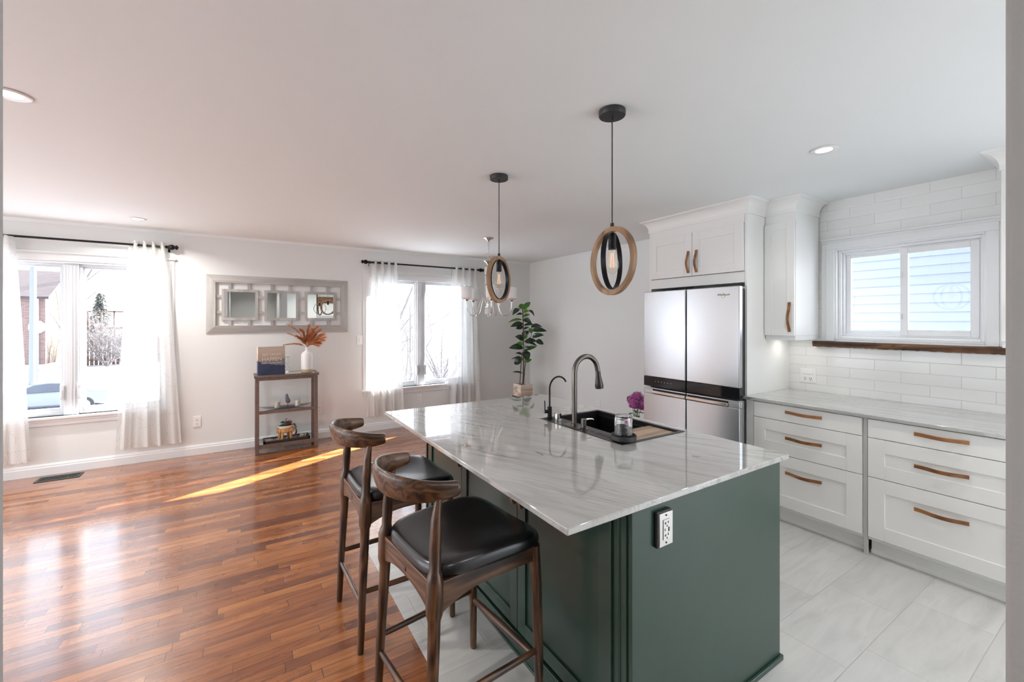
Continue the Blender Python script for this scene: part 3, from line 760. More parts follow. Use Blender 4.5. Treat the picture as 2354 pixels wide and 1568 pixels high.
def fridge():
    X = 3.17
    r = thing('refrigerator', 'stainless steel four-door refrigerator with black glossy band', 'refrigerator', (3.55, 2.25, 0))
    obj('cabinet_body', MB().box(X+.078, 3.92, 1.852, 2.690, .03, 1.715), plain('fridge_side', (.10, .10, .105), .5), r, bevel=.004)
    obj('base_grille', MB().box(X+.09, X+.12, 1.82, 2.68, .0, .05), M['dark'], r)
    for y0, y1, logo in ((2.260, 2.703, 0), (1.795, 2.250, 1)):
        d = obj('door', MB().box(X, X+.045, y0, y1, .955, 1.735), M['steel'], r, bevel=.006)
        obj('door_gasket', MB().box(X+.043, X+.08, y0+.012, y1-.006, .88, 1.725), M['dark'], d)
        b = obj('control_band', MB().box(X+.001, X+.0445, y0, y1, .868, .954), M['blackgloss'], d, bevel=.002)
        if not logo:
            for k in range(6): obj('touch_icon', MB().box(X+.0002, X+.0012, 2.570-k*.033, 2.575-k*.033, .913, .918), M['plate'], b)
        else:
            text_mesh('Whirlpool', .024, 'logo', plain('logo_grey', (.12, .12, .13), .4, .5), d, (X-.0006, 1.922, 1.664), (0, -1, 0), (0, 0, 1))
            obj('logo_swoosh', MB().torus((X-.0006, 1.922, 1.664), .018, .0012, (1, 0, 0), 28, 6, .6), plain('logo_gold', (.55, .42, .16), .4, .5), d)
        # lower door with grip recess
        lo = MB().box(X, X+.07, y0, y1, .05, .800).box(X+.03, X+.07, y0, y1, .80, .850).box(X, X+.07, y0, y1, .843, .856)
        e0, e1 = (y0, y1-.10) if not logo else (y0+.09, y1)
        if not logo: lo.box(X, X+.03, e1, y1, .80, .843)
        else: lo.box(X, X+.03, y0, e0, .80, .843)
        ld = obj('lower_door', lo, M['steel'], r, bevel=.004)
        obj('handle', MB().box(X-.012, X+.004, e0, e1, .805, .832), M['chrome'], ld, bevel=.005)
        obj('grip_shadow_gap', MB().box(X+.024, X+.0299, e0+.004, e1-.004, .802, .842), M['dark'], ld)
    obj('hinge_cover', MB().box(X+.046, X+.09, 1.800, 1.822, 1.712, 1.732), M['steel_dark'], r, bevel=.004)
    obj('hinge_cover', MB().box(X+.046, X+.09, 2.665, 2.698, 1.712, 1.732), M['steel_dark'], r, bevel=.004)
fridge()

# ---------------------------------------------------------------- island
IX0, IX1, IY0, IY1 = .765, 2.012, .920, 2.735
ZT = .885; ZB = .863
SX0, SX1, SY0, SY1 = 1.493, 1.958, 1.398, 2.045   # sink rim
def island():
    r = thing('kitchen_island', 'dark green kitchen island cabinet with glossy end panel', 'kitchen island', (1.5, 1.8, 0))
    XL = 1.045
    b = MB().box(XL, 1.955, .955, 1.33, .0, ZB-.001).box(XL, 1.955, 2.10, 2.665, .0, ZB-.001).box(XL, 1.47, 1.33, 2.10, 0, ZB-.001).box(1.47, 1.955, 1.33, 2.10, 0, .58)
    b.box(1.97, 1.955, 1.33, 2.10, .58, ZB-.001)
    obj('cabinet_body', b, M['green'], r)
    obj('end_panel', MB().box(1.043, 1.967, .936, .954, .0, ZB-.001), M['green'], r, bevel=.0015)
    obj('corner_bead', MB().cyl((1.036, .985, 0), (1.036, .985, ZB-.001), .007, n=12).box(1.036, 1.046, .955, 1.012, 0, ZB-.001), M['green'], r, smooth=True)
    obj('base_trim', MB().box(1.018, 1.032, .955, 2.68, 0, .085).box(1.012, 1.03, .985, 2.68, 0, .012), M['green'], r, bevel=.002)
    obj('base_trim', MB().box(1.60, 1.975, .924, .936, 0, .022).box(1.967, 1.975, .93, 2.60, 0, .022), M['green'], r, bevel=.003)
    obj('end_panel', MB().box(1.02, 1.967, 2.666, 2.684, .0, ZB-.001), M['green'], r, bevel=.0015)
    for y0, y1, hs in ((2.152, 2.655, (2.180,)), (1.582, 2.148, (1.610,)), (1.012, 1.578, (1.550,))):
        d = front('door', y0, y1, .095, .845, 1.026, M['green'], r, .060, .009)
        for h in hs: pull(d, 1.026, (h, .732), .17, True, .022, bow=.014)
    return r
island()
def island_top():
    mb = MB().box(IX0, SX0+.03, IY0, IY1, ZB, ZT).box(SX1-.01, IX1, IY0, IY1, ZB, ZT).box(SX0+.03, SX1-.01, IY0, SY0+.02, ZB, ZT).box(SX0+.03, SX1-.01, SY1-.02, IY1, ZB, ZT)
    me = obj('island_countertop', mb, M['marble'])
    bm = bmesh.new(); bm.from_mesh(me.data); bmesh.ops.remove_doubles(bm, verts=bm.verts, dist=1e-5)
    bm.to_mesh(me.data); bm.free()
    tag(me, 'large white and grey veined stone top of the green island', 'countertop')
# build the slab as one clean ring mesh so that its outer edge can be bevelled
def slab():
    xs = [IX0, SX0+.03, SX1-.01, IX1]; ys = [IY0, SY0+.02, SY1-.02, IY1]
    vs = [(x, y, z) for z in (ZB, ZT) for y in ys for x in xs]; I = lambda i, j, k: k*16+j*4+i
    fs = []
    for j in range(3):
        for i in range(3):
            if i == 1 and j == 1: continue
            fs.append((I(i, j, 1), I(i+1, j, 1), I(i+1, j+1, 1), I(i, j+1, 1))); fs.append((I(i, j, 0), I(i, j+1, 0), I(i+1, j+1, 0), I(i+1, j, 0)))
    for i in range(3):
        fs.append((I(i, 0, 0), I(i+1, 0, 0), I(i+1, 0, 1), I(i, 0, 1))); fs.append((I(i, 3, 1), I(i+1, 3, 1), I(i+1, 3, 0), I(i, 3, 0)))
        fs.append((I(0, i, 1), I(0, i+1, 1), I(0, i+1, 0), I(0, i, 0))); fs.append((I(3, i, 0), I(3, i+1, 0), I(3, i+1, 1), I(3, i, 1)))
    fs += [(I(1, 1, 0), I(2, 1, 0), I(2, 1, 1), I(1, 1, 1)), (I(1, 2, 1), I(2, 2, 1), I(2, 2, 0), I(1, 2, 0)), (I(1, 1, 1), I(1, 2, 1), I(1, 2, 0), I(1, 1, 0)), (I(2, 1, 0), I(2, 2, 0), I(2, 2, 1), I(2, 1, 1))]
    tag(obj('island_countertop', MB().add(vs, fs), M['marble'], bevel=.0035), 'large white and grey veined stone top of the green island', 'countertop')
slab()
# island outlet in the end panel (faces -y)
def island_outlet():
    u, z, p = 1.186, .776, .936
    r = thing('island_outlet', 'metal outlet plate with dark box on the green island end panel', 'outlet', (u, p, z))
    obj('back_box', MB().box(u-.040, u+.035, p-.014, p-.0003, z-.060, z+.060), M['blackmatte'], r, bevel=.004)
    obj('cover_plate', MB().box(u-.030, u+.037, p-.016, p-.0135, z-.057, z+.053), M['chrome'], r, bevel=.001)
    k = obj('socket', MB().box(u-.013, u+.020, p-.0185, p-.0155, z-.036, z+.030), M['plate'], r, bevel=.001)
    sl = MB(); q = p-.0186
    for dz in (.020, -.020):
        sl.box(u-.004, u-.0015, q-.0008, q+.001, z+dz-.005, z+dz+.004).box(u-.008, u-.004, q-.0008, q+.001, z+dz-.002, z+dz+.0005).box(u+.008, u+.011, q-.0008, q+.001, z+dz-.003, z+dz+.005).box(u+.002, u+.006, q-.0008, q+.001, z+dz-.013, z+dz-.008)
    sl.box(u+.010, u+.016, q-.0008, q+.001, z-.010, z+.004).box(u-.007, u-.0045, q-.0008, q+.001, z-.006, z+.002)
    obj('slot', sl, M['dark'], k)
    obj('screw', MB().cyl((u+.003, p-.0175, z+.044), (u+.003, p-.0155, z+.044), .003, n=10), M['dark'], r)
    obj('screw', MB().cyl((u+.003, p-.0175, z-.047), (u+.003, p-.0155, z-.047), .003, n=10), M['dark'], r)
island_outlet()
# sink
def sink():
    r = thing('kitchen_sink', 'black workstation sink set into the island countertop', 'sink', ((SX0+SX1)/2, (SY0+SY1)/2, ZT))
    bx0, bx1, by0, by1, zb = 1.602, SX1-.022, SY0+.022, SY1-.022, .655
    zr = ZT+.0025
    rim = MB().box(SX0, bx0, SY0, SY1, ZT, zr).box(bx1, SX1, SY0, SY1, ZT, zr).box(bx0, bx1, SY0, by0, ZT, zr).box(bx0, bx1, by1, SY1, ZT, zr)
    obj('rim', rim, M['sinkmetal'], r, bevel=.001)
    bw = MB(); w_ = .004
    bw.box(bx0-w_, bx0, by0-w_, by1+w_, zb, ZT).box(bx1, bx1+w_, by0-w_, by1+w_, zb, ZT).box(bx0, bx1, by0-w_, by0, zb, ZT).box(bx0, bx1, by1, by1+w_, zb, ZT).box(bx0-w_, bx1+w_, by0-w_, by1+w_, zb-w_, zb)
    bw.box(bx1-.012, bx1, by0, by1, ZT-.030, ZT-.024).box(bx0, bx0+.012, by0, by1, ZT-.030, ZT-.024)
    obj('bowl', bw, M['sinkmetal'], r)
    obj('drain', MB().lathe([(0, .001), (.045, .001), (.045, .004), (.02, .005), (0, .002)], (1.78, 1.75, zb), 28), M['chrome'], r, smooth=True)
    g = MB()
    for k in range(3): g.box(1.525+k*.013, 1.530+k*.013, 1.48, 1.62, zr, zr+.0006)
    g.box(1.535, 1.545, 1.64, 1.66, zr, zr+.0006)
    obj('drain_slots', g, M['dark'], r)
    # small sidewall tap plate
    obj('faucet_plate', MB().box(1.505, 1.575, 1.725, 1.86, zr, zr+.003), M['steel_dark'], r, bevel=.001)
sink()
ZR = ZT+.0026
tag(obj('cutting_board', MB().box(1.606, 1.930, 1.428, 1.610, ZT-.0235, ZT-.008).box(1.606, 1.606, 1.428, 1.43, ZT-.02, ZT-.019), M['board'], bevel=.002), 'light wooden cutting board lying in the near half of the sink', 'cutting board')
def faucet():
    x, y = 1.537, 1.789
    r = thing('kitchen_faucet', 'tall brushed gunmetal gooseneck faucet with pull-down head', 'faucet', (x, y, ZR+.003))
    z0 = ZR+.003
    obj('base', MB().lathe([(0, 0), (.019, 0), (.019, .012), (.016, .014), (0, .014)], (x, y, z0), 28), M['steel_dark'], r, smooth=True)
    R = .086; zt = 1.282-.0145-R
    pts = [(x, y, z0+.012), (x, y, .98), (x, y, 1.08), (x, y, zt)]
    for i in range(1, 17):
        a = PI*(i/16)*.93
        pts.append((x+R-R*math.cos(a), y, zt+R*math.sin(a)))
    e = pts[-1]; a = PI*.93; dx, dz = math.sin(a), math.cos(a)
    pts.append((e[0]+dx*.02, y, e[2]+dz*.02))
    obj('spout', MB().tube(pts, .0145, 20), M['steel_dark'], r, smooth=True)
    s = Vector(pts[-1]); d = Vector((dx*.55, 0, dz)).normalized()
    hp = [s, s+d*.004, s+d*.03, s+d*.06, s+d*.085, s+d*.10]
    obj('spray_head', MB().tube(hp, [.0135, .0150, .0160, .021, .025, .0235], 20), plain('gunmetal_dark', (.07, .065, .06), .3, 1.0), r, smooth=True)
faucet()
def filter_tap():
    x, y = 1.541, 2.018; z0 = ZR
    r = thing('water_filter_tap', 'slim black curved water filter tap at the far end of the sink', 'faucet', (x, y, z0))
    obj('base', MB().lathe([(0, 0), (.020, 0), (.020, .004), (.0135, .006), (.0135, .068), (0, .068)], (x, y, z0), 24), M['blackmetal'], r, smooth=True)
    R = .066; zt = 1.130-R
    pts = [(x, y, z0+.06), (x, y, 1.0), (x, y, zt)]
    for i in range(1, 15):
        a = PI*.84*i/14; pts.append((x+R-R*math.cos(a), y, zt+R*math.sin(a)))
    obj('spout', MB().tube(pts, .0052, 12), M['blackmetal'], r, smooth=True)
    obj('lever', MB().cyl((x, y, z0+.040), (x-.030, y+.012, z0+.040), .011, n=16).cyl((x-.026, y+.011, z0+.045), (x-.028, y+.012, z0+.105), .0035, n=10), M['blackmetal'], r, smooth=True)
filter_tap()
tag(obj('control_knob', MB().lathe([(0, 0), (.022, 0), (.022, .003), (.0195, .005), (.0195, .040), (.0175, .042), (0, .042)], (1.553, 1.955, ZR), 32), M['chrome'], smooth=True), 'short round nickel knob on the sink deck between the two taps', 'knob')
def soap():
    x, y, z0 = 1.536, 1.712, ZR
    r = thing('soap_dispenser', 'small dark soap dispenser pump right of the tall faucet', 'soap dispenser', (x, y, z0))
    obj('base', MB().lathe([(0, 0), (.021, 0), (.021, .004), (.012, .009), (.012, .022), (.0155, .024), (.0155, .055), (0, .055)], (x, y, z0), 24), M['steel_dark'], r, smooth=True)
    obj('nozzle', MB().tube([(x, y, z0+.050), (x+.03, y-.004, z0+.052), (x+.055, y-.006, z0+.050), (x+.062, y-.007, z0+.045)], [.006, .005, .0045, .004], 10), M['chrome'], r, smooth=True)
soap()
def rinser():
    x, y, z0 = 1.552, 1.447, ZR
    r = thing('glass_rinser', 'round black glass rinser at the near corner of the sink', 'glass rinser', (x, y, z0))
    obj('dish', MB().lathe([(0, 0), (.048, 0), (.060, .008), (.062, .027), (.060, .030), (.056, .027), (.052, .012), (0, .010)], (x, y, z0), 36), M['blackmatte'], r, smooth=True)
    sp = MB()
    for k in range(6):
        a = k*PI/3; sp.box(-.0,.0,0,0,0,0) if False else sp.tube([(x, y, z0+.013), (x+.04*math.cos(a), y+.04*math.sin(a), z0+.016)], .0025, 6)
    obj('sprayer', sp, M['blackmetal'], r)
    g = MB(); n = 48; zs = [(0*1.17, .036), (.004, .0372), (.028, .038), (.040, .038), (.048, .0374), (.052, .0385), (.056, .0374), (.060, .0385), (.064, .0374), (.068, .0385), (.074, .037), (.084, .0355), (.086, .033)]
    zs = [(h*1.2, R*1.12) for h, R in zs]
    vs = []; zb = z0+.0205
    for i, (h, R) in enumerate(zs):
        for j in range(n):
            a = 2*PI*j/n; rr = R-(.0016 if (j % 4 < 1 and h < .042) else 0)
            vs.append((x+rr*math.cos(a), y+rr*math.sin(a), zb+h))
    for i, (h, R) in enumerate([(.094, .034), (.072, .038), (.03, .038), (0, .038)]):
        for j in range(n):
            a = 2*PI*j/n; vs.append((x+R*math.cos(a), y+R*math.sin(a), zb+h))
    k = len(zs)+4; fs = []
    for i in range(k):
        if i == len(zs)-1: continue
        for j in range(n):
            a = i*n+j; b = i*n+(j+1) % n; c = ((i+1) % k)*n+(j+1) % n; d = ((i+1) % k)*n+j
            fs.append((a, b, c, d))
    m = len(zs)-1; fs.append(tuple(m*n+j for j in range(n))); fs.append(tuple((m+1)*n+j for j in range(n-1, -1, -1)))
    g.add(vs, fs)
    tag(obj('drinking_glass', g, M['cutglass'], smooth=True), 'clear ribbed tumbler upside down on the black glass rinser', 'glass')
rinser()

# ---------------------------------------------------------------- bar stools
def make_stool(label):
    r = thing('bar_stool', label, 'stool', (0, 0, 0), 0, 'elbow-back bar stools at the island')
    W = M['walnut']
    # seat cushion
    def outline(u):  # u 0..1 round the seat
        a = 2*PI*u; c, s_ = math.cos(a), math.sin(a); e = 5.2
        q = (abs(c)**e+abs(s_)**e)**(-1/e); px, py = q*c, q*s_
        X = .012+px*.230; wid = .204+.036*(px+1)/2
        return X, py*wid
    mb = MB(); n = 56; rings = [(1.0, .642), (1.012, .650), (1.015, .662), (1.0, .676), (.965, .686), (.90, .691), (.75, .691), (.5, .687), (.25, .684), (.02, .683)]
    vs = []
    for k, z in rings:
        for j in range(n):
            X, Y = outline(j/n); zz = z
            if z > .66: zz += .012*(abs(Y*k)/.22)**2 - .010*(max(0, X*k)/.23)**2
            vs.append((.012+(X-.012)*k, Y*k, zz))
    fs = [tuple(range(n-1, -1, -1))]+[tuple((len(rings)-1)*n+j for j in range(n))]
    for i in range(len(rings)-1):
        for j in range(n): fs.append((i*n+j, i*n+(j+1) % n, (i+1)*n+(j+1) % n, (i+1)*n+j))
    mb.add(vs, fs); obj('seat', mb, M['leather'], r, smooth=True, local=True, subsurf=1)
    for s in (-1, 1):
        f = MB().tube([(.207, s*.222, 0), (.206, s*.221, .012), (.203, s*.219, .25), (.198, s*.214, .50), (.194, s*.209, .60), (.193, s*.208, .645)], [.0125, .0145, .0175, .0195, .0205, .0195], 16)
        obj('leg', f, W, r, smooth=True, local=True)
        b = MB().tube([(-.236, s*.214, 0), (-.235, s*.213, .012), (-.226, s*.207, .25), (-.214, s*.200, .48), (-.212, s*.198, .535), (-.211, s*.197, .56), (-.209, s*.196, .655), (-.208, s*.195, .675), (-.207, s*.194, .688), (-.204, s*.191, .76), (-.199, s*.187, .84), (-.190, s*.182, .885), (-.188, s*.181, .910)],
                      [.0125, .0145, .0175, .0195, .0205, .0275, .0275, .0225, .0180, .0195, .0175, .0125, .011], 16)
        obj('leg', b, W, r, smooth=True, local=True)
    # aprons with arched lower edge
    def apron(p0, p1, h0, hm, h1, th=.022, name='apron', mat=None):
        mb = MB(); n = 14; vs = []; fs = []; d = (Vector(p1)-Vector(p0)); nn = Vector((-d.y, d.x, 0)).normalized()*th/2
        for i in range(n+1):
            t = i/n; p = Vector(p0)+d*t
            h = hm+(h0-hm)*max(0, 1-t/.45)**2+(h1-hm)*max(0, (t-.55)/.45)**2
            for q, z in ((-nn, .652), (nn, .652), (nn, .652-h), (-nn, .652-h)): vs.append(tuple(Vector((p.x+q.x, p.y+q.y, z))))
        for i in range(n):
            for k in range(4): fs.append((i*4+k, i*4+(k+1) % 4, (i+1)*4+(k+1) % 4, (i+1)*4+k))
        fs += [(3, 2, 1, 0), (n*4, n*4+1, n*4+2, n*4+3)]
        return obj(name, mb.add(vs, fs), mat or M['walnutx'], r, local=True, bevel=.002)
    apron((-.205, -.198), (.190, -.208), .105, .058, .062) if False else None
    for s in (-1, 1): apron((-.205, s*.198, 0), (.190, s*.208, 0), .105, .056, .060)
    ba = apron((-.212, -.190, 0), (-.212, .190, 0), .10, .062, .10, mat=M['walnuty'])
    apron((.195, -.200, 0), (.195, .200, 0), .060, .052, .060, mat=M['walnuty'])
    obj('badge', MB().box(-.2255, -.2225, -.013, .013, .607, .622), M['steel_dark'], ba, local=True, bevel=.001)
    def rail(p0, p1, r0, sx, mat): obj('stretcher', MB().tube([p0, Vector(p0).lerp(Vector(p1), .08), Vector(p0).lerp(Vector(p1), .5), Vector(p0).lerp(Vector(p1), .92), p1], [r0*.75, r0*.95, r0*1.1, r0*.95, r0*.75], 14, sx=sx), mat, r, smooth=True, local=True)
    for s in (-1, 1): rail((-.225, s*.207, .262), (.202, s*.219, .262), .0125, .75, M['walnutx'])
    rail((.203, -.218, .222), (.203, .218, .222), .0155, .8, M['walnuty'])
    rail((-.228, -.208, .205), (-.228, .208, .205), .0115, .9, M['walnuty'])
    # elbow back rail
    cp = [(-.124, -.192, .926), (-.155, -.188, .925), (-.195, -.178, .926), (-.238, -.152, .929), (-.275, -.108, .932), (-.298, -.050, .934), (-.304, 0, .934), (-.298, .050, .934), (-.275, .108, .932), (-.238, .152, .929), (-.195, .178, .926), (-.155, .188, .925), (-.124, .192, .926)]
    P = catmull(cp, 6); N = len(P); m = 18; vs = []; fs = []
    for i, p in enumerate(P):
        t = (P[min(i+1, N-1)]-P[max(i-1, 0)]).normalized(); side = Vector((-t.y, t.x, 0)).normalized()
        u = abs(2*i/(N-1)-1); h = .0455-(.0455-.0225)*(u**1.6); th = .0125+(.0195-.0125)*(u**1.8)
        lean = .22*(1-u)
        for j in range(m):
            a = 2*PI*j/m; c, s_ = math.cos(a), math.sin(a)
            sq = (abs(c)**2.6+abs(s_)**2.6)**(-1/2.6)
            o = side*(th*c*sq) + Vector((0, 0, h*s_*sq)); o += side*(-lean*h*s_*sq)*-1
            if i in (0, N-1): o *= .86
            vs.append(tuple(p+o+(t*(-.003 if i == 0 else .003 if i == N-1 else 0))))
    for i in range(N-1):
        for j in range(m): fs.append((i*m+j, i*m+(j+1) % m, (i+1)*m+(j+1) % m, (i+1)*m+j))
    fs += [tuple(range(m-1, -1, -1)), tuple((N-1)*m+j for j in range(m))]
    obj('backrest', MB().add(vs, fs), M['walnutx'], r, smooth=True, local=True)
    return r
st = make_stool('nearer dark walnut bar stool with black leather seat and horn-shaped back')
st.location = (.690, 1.462, 0); st.rotation_euler = (0, 0, math.radians(6))
dup(st, (.665, 2.158, 0), math.radians(1.5), 'farther dark walnut bar stool, black leather seat, by the island far corner')

# ---------------------------------------------------------------- pendants
def pendant(loc, nw, nm, label):
    x, y = loc; zc = 1.739
    r = thing('pendant_light', label, 'pendant light', (x, y, CE), 0, 'wood ring pendant lights over the island')
    obj('canopy', MB().lathe([(0, 0), (.056, 0), (.060, -.003), (.060, -.024), (.057, -.028), (0, -.028)], (x, y, CE), 40), M['blackmatte'], r, smooth=True)
    obj('cord', MB().cyl((x, y, CE-.028), (x, y, zc+.170), .0028, n=8).cyl((x, y, CE-.046), (x, y, CE-.027), .006, n=12), M['blackmatte'], r, smooth=True)
    obj('ferrule', MB().cyl((x, y, zc+.153), (x, y, zc+.172), .0085, n=16), M['blackmatte'], r, smooth=True)
    obj('wood_ring', MB().ring((x, y, zc), .155, .133, .022, nw, 96), M['ringwood'], r, bevel=.0015)
    obj('metal_ring', MB().ring((x, y, zc), .1295, .1265, .022, nm, 96), M['blackmetal'], r)
    obj('socket', MB().lathe([(0, .132), (.006, .132), (.0075, .126), (.0165, .118), (.0175, .105), (.0175, .088), (.0165, .084), (.0175, .080), (.0165, .076), (.0175, .072), (.0175, .052), (0, .052)], (x, y, zc), 28), M['blackmetal'], r, smooth=True)
    pr = [(0.001, -.062), (.007, -.059), (.018, -.050), (.027, -.036), (.030, -.022), (.0285, -.008), (.024, .010), (.018, .030), (.0145, .046), (.0135, .056)]
    b = obj('bulb', MB().lathe(pr, (x, y, zc), 28), M['bulb'], r, smooth=True)
    f = MB()
    for k in range(4):
        a = k*PI/2+.4; ax, ay = .0075*math.cos(a), .0075*math.sin(a)
        f.cyl((x+ax*1.3, y+ay*1.3, zc-.030), (x+ax*.7, y+ay*.7, zc+.036), .0011, n=6)
    obj('filament', f, M['filament'], b)
    obj('bulb_stem', MB().tube([(x, y, zc+.052), (x, y, zc+.038), (x, y, zc-.03)], [.006, .0025, .0012], 8), M['clearglass'], b)
pendant((1.419, 1.391), (-.99, .13, 0), (.46, -.886, 0), 'nearer black pendant with oval-looking oak ring over the island')
pendant((1.425, 2.415), (.53, -.846, 0), (.55, -.835, 0), 'farther black pendant with oak ring, in front of the chandelier')

# ---------------------------------------------------------------- chandelier
def chandelier():
    x, y = 2.389, 4.287
    r = thing('chandelier', 'nickel chandelier with five white drum shades and clear glass column', 'chandelier', (x, y, CE))
    obj('canopy', MB().lathe([(0, 0), (.060, 0), (.060, -.006), (.040, -.016), (.016, -.030), (.010, -.045), (0, -.045)], (x, y, CE), 32), M['chrome'], r, smooth=True)
    z = CE-.045; k = 0
    ch = MB()
    while z > 2.245:
        ln = .034; pts = []
        for i in range(17):
            a = 2*PI*i/16; p = (.008*math.cos(a), ln/2*math.sin(a))
            pts.append((x+(p[0] if k % 2 else 0), y+(0 if k % 2 else p[0]), z-ln/2+p[1]+.003))
        ch.tube(pts, .0018, 6, cap=False); z -= ln-.008; k += 1
    pts = [(x+.020*math.cos(2*PI*i/20), y+.006*math.sin(2*PI*i/20), 2.222+.030*math.sin(2*PI*i/20)) for i in range(21)]
    ch.tube(pts, .002, 6, cap=False)
    obj('chain', ch, M['chrome'], r, smooth=True)
    obj('column', MB().lathe([(0, 2.195), (.006, 2.195), (.012, 2.175), (.058, 2.165), (.062, 2.155), (.03, 2.140), (.012, 2.115), (.007, 2.10), (.007, 1.74), (.020, 1.735), (.026, 1.70), (.026, 1.640), (.040, 1.632), (.040, 1.622), (.010, 1.615), (.008, 1.545), (.012, 1.538), (.005, 1.525), (.006, 1.515), (0, 1.510)], (x, y, 0), 28), M['chrome'], r, smooth=True)
    for z0, z1 in ((2.00, 2.085), (1.885, 1.985), (1.755, 1.872), (1.545, 1.612)):
        obj('glass_cylinder', MB().lathe([(.040, z0), (.043, z0), (.043, z1), (.040, z1)], (x, y, 0), 32, True), M['milkglass'], r, smooth=True)
    rt = Vector((.8453, -.5343)); fw = Vector((.5343, .8453))
    for k in range(5):
        a = math.radians(-8+72*k); d = rt*math.cos(a)+fw*math.sin(a)
        pp = [(.024, 1.665), (.045, 1.700), (.068, 1.722), (.092, 1.712), (.110, 1.665), (.130, 1.600), (.155, 1.548), (.190, 1.528), (.228, 1.542), (.255, 1.580), (.268, 1.625), (.270, 1.655)]
        arm = obj('arm', MB().tube([(x+d.x*p, y+d.y*p, q) for p, q in catmullz(pp)], .0062, 10), M['chrome'], r, smooth=True)
        cx, cy_ = x+d.x*.270, y+d.y*.270
        obj('glass_sleeve', MB().lathe([(.010, 1.650), (.0125, 1.650), (.0125, 1.690), (.010, 1.690)], (cx, cy_, 0), 20, True), M['clearglass'], arm, smooth=True)
        obj('shade_cup', MB().lathe([(0, 1.652), (.005, 1.652), (.005, 1.688), (.012, 1.694), (.027, 1.708), (.027, 1.711), (0, 1.711)], (cx, cy_, 0), 20), M['chrome'], arm, smooth=True)
        sh = obj('lamp_shade', MB().lathe([(.024, 1.711), (.050, 1.716), (.058, 1.724), (.0585, 1.853), (.0565, 1.853), (.056, 1.727), (.048, 1.719), (.024, 1.713)], (cx, cy_, 0), 32, True), M['shade'], arm, smooth=True)
        obj('shade_rim', MB().lathe([(.0588, 1.851), (.0596, 1.851), (.0596, 1.857), (.0562, 1.857), (.0562, 1.8535), (.0588, 1.8535)], (cx, cy_, 0), 32, True), M['chrome'], arm, smooth=True)
def catmullz(pp): return [(v.x, v.y) for v in catmull([(a, b, 0) for a, b in pp], 4)]
chandelier()

# ---------------------------------------------------------------- curtains
RY = 5.705
def rod(x0, x1, z, label, ends=(True, True), brk=()):
    r = thing('curtain_rod', label, 'curtain rod', ((x0+x1)/2, RY, z))
    obj('rod', MB().cyl((x0, RY, z), (x1, RY, z), .0105, n=16), M['blackmetal'], r, smooth=True)
    for e, sx, on in ((x0, -1, ends[0]), (x1, 1, ends[1])):
        if not on: continue
        pr = [(0, -.004), (.014, -.002), (.017, .006), (.012, .016), (.016, .022), (.026, .036), (.029, .050), (.026, .062), (.016, .072), (.018, .080), (.024, .086), (.024, .094), (.010, .104), (0, .106)]
        q = MB().lathe([(a, b) for a, b in pr], (0, 0, 0), 20)
        q.v = [(e+sx*v[2], RY+v[0], z+v[1]) for v in q.v]
        obj('finial', q, M['blackmetal'], r, smooth=True)
    for bx in brk:
        obj('bracket', MB().cyl((bx, RY+.006, z-.012), (bx, WY-.001, z-.012), .005, n=10).box(bx-.009, bx+.009, WY-.006, WY-.0005, z-.045, z+.02).torus((bx, RY, z), .0135, .003, (1, 0, 0), 20, 8), M['blackmetal'], r, smooth=True)
RZ1, RZ2 = 2.243, 2.238
rod(-2.62, -.690, RZ1, 'black curtain rod with finial above the left window', (True, True), (-2.5, -.672))
rod(1.395, 2.995, RZ2, 'black curtain rod with two finials above the window behind the island', (True, True), (1.412, 2.975))
def curtain(t0, t1, b0, b1, ztop, zbot, folds, seed, label, rz_, edge=0.0, sag=0.0):
    random.seed(seed)
    r = thing('curtain', label, 'curtain', ((t0+t1)/2, RY, zbot), 0, 'sheer white curtains')
    ph = [random.uniform(-.5, .5) for _ in range(folds+2)]
    def f(u, v):
        # u across, v down
        us = u
        xt = t0+(t1-t0)*us; xb = b0+(b1-b0)*(us+.02*math.sin(2*PI*us*2+seed))
        e = v**.8
        x = xt*(1-e)+xb*e
        w_ = 2*PI*folds*us
        amp = .034*(1-.25*v)+.014*v*math.sin(3.1*us*PI+seed)
        yy = RY + amp*math.sin(w_+ .5*v*math.sin(seed+us*5)) + .010*v*math.sin(w_*2.3+seed*2)
        x += .012*v*math.sin(w_*1.0+1.2+seed)*min(1, us*6); yy += edge*max(0, 1-us*5)
        yy = min(yy, WY-.034)
        z = ztop+(zbot-ztop)*v - sag*v*math.sin(PI*us)*.5
        if v == 0: z += .004*math.sin(w_*2)
        return (x, yy, z)
    obj('panel', MB().grid(f, folds*16, 40), M['sheer'], r, smooth=True)
    g = MB()
    for k in range(folds*2):
        u = (k+.5)/(folds*2)
        xx = t0+(t1-t0)*((k)/(folds*2)+.0)
        if k == 0: continue
        obj('grommet', MB().torus((xx, RY, rz_), .021, .004, (1, .25 if k % 2 else -.25, 0), 24, 8), M['chrome'], r, smooth=True)
    return r
curtain(-.980, -.700, -1.095, -.578, 2.283, .172, 4, 1.3, 'sheer white curtain hanging at the right side of the left window', RZ1)
curtain(-2.50, -1.768, -2.42, -1.682, 2.240, .16, 5, 2.1, 'sheer white curtain at the extreme left edge of the view', RZ1)
curtain(1.405, 1.758, 1.362, 1.880, 2.262, .205, 4, 3.7, 'sunlit sheer white curtain left of the window facing the branches', RZ2, edge=.052)
curtain(2.566, 2.975, 2.494, 3.045, 2.262, .25, 4, 5.2, 'sheer white curtain behind the chandelier, right of its window', RZ2)

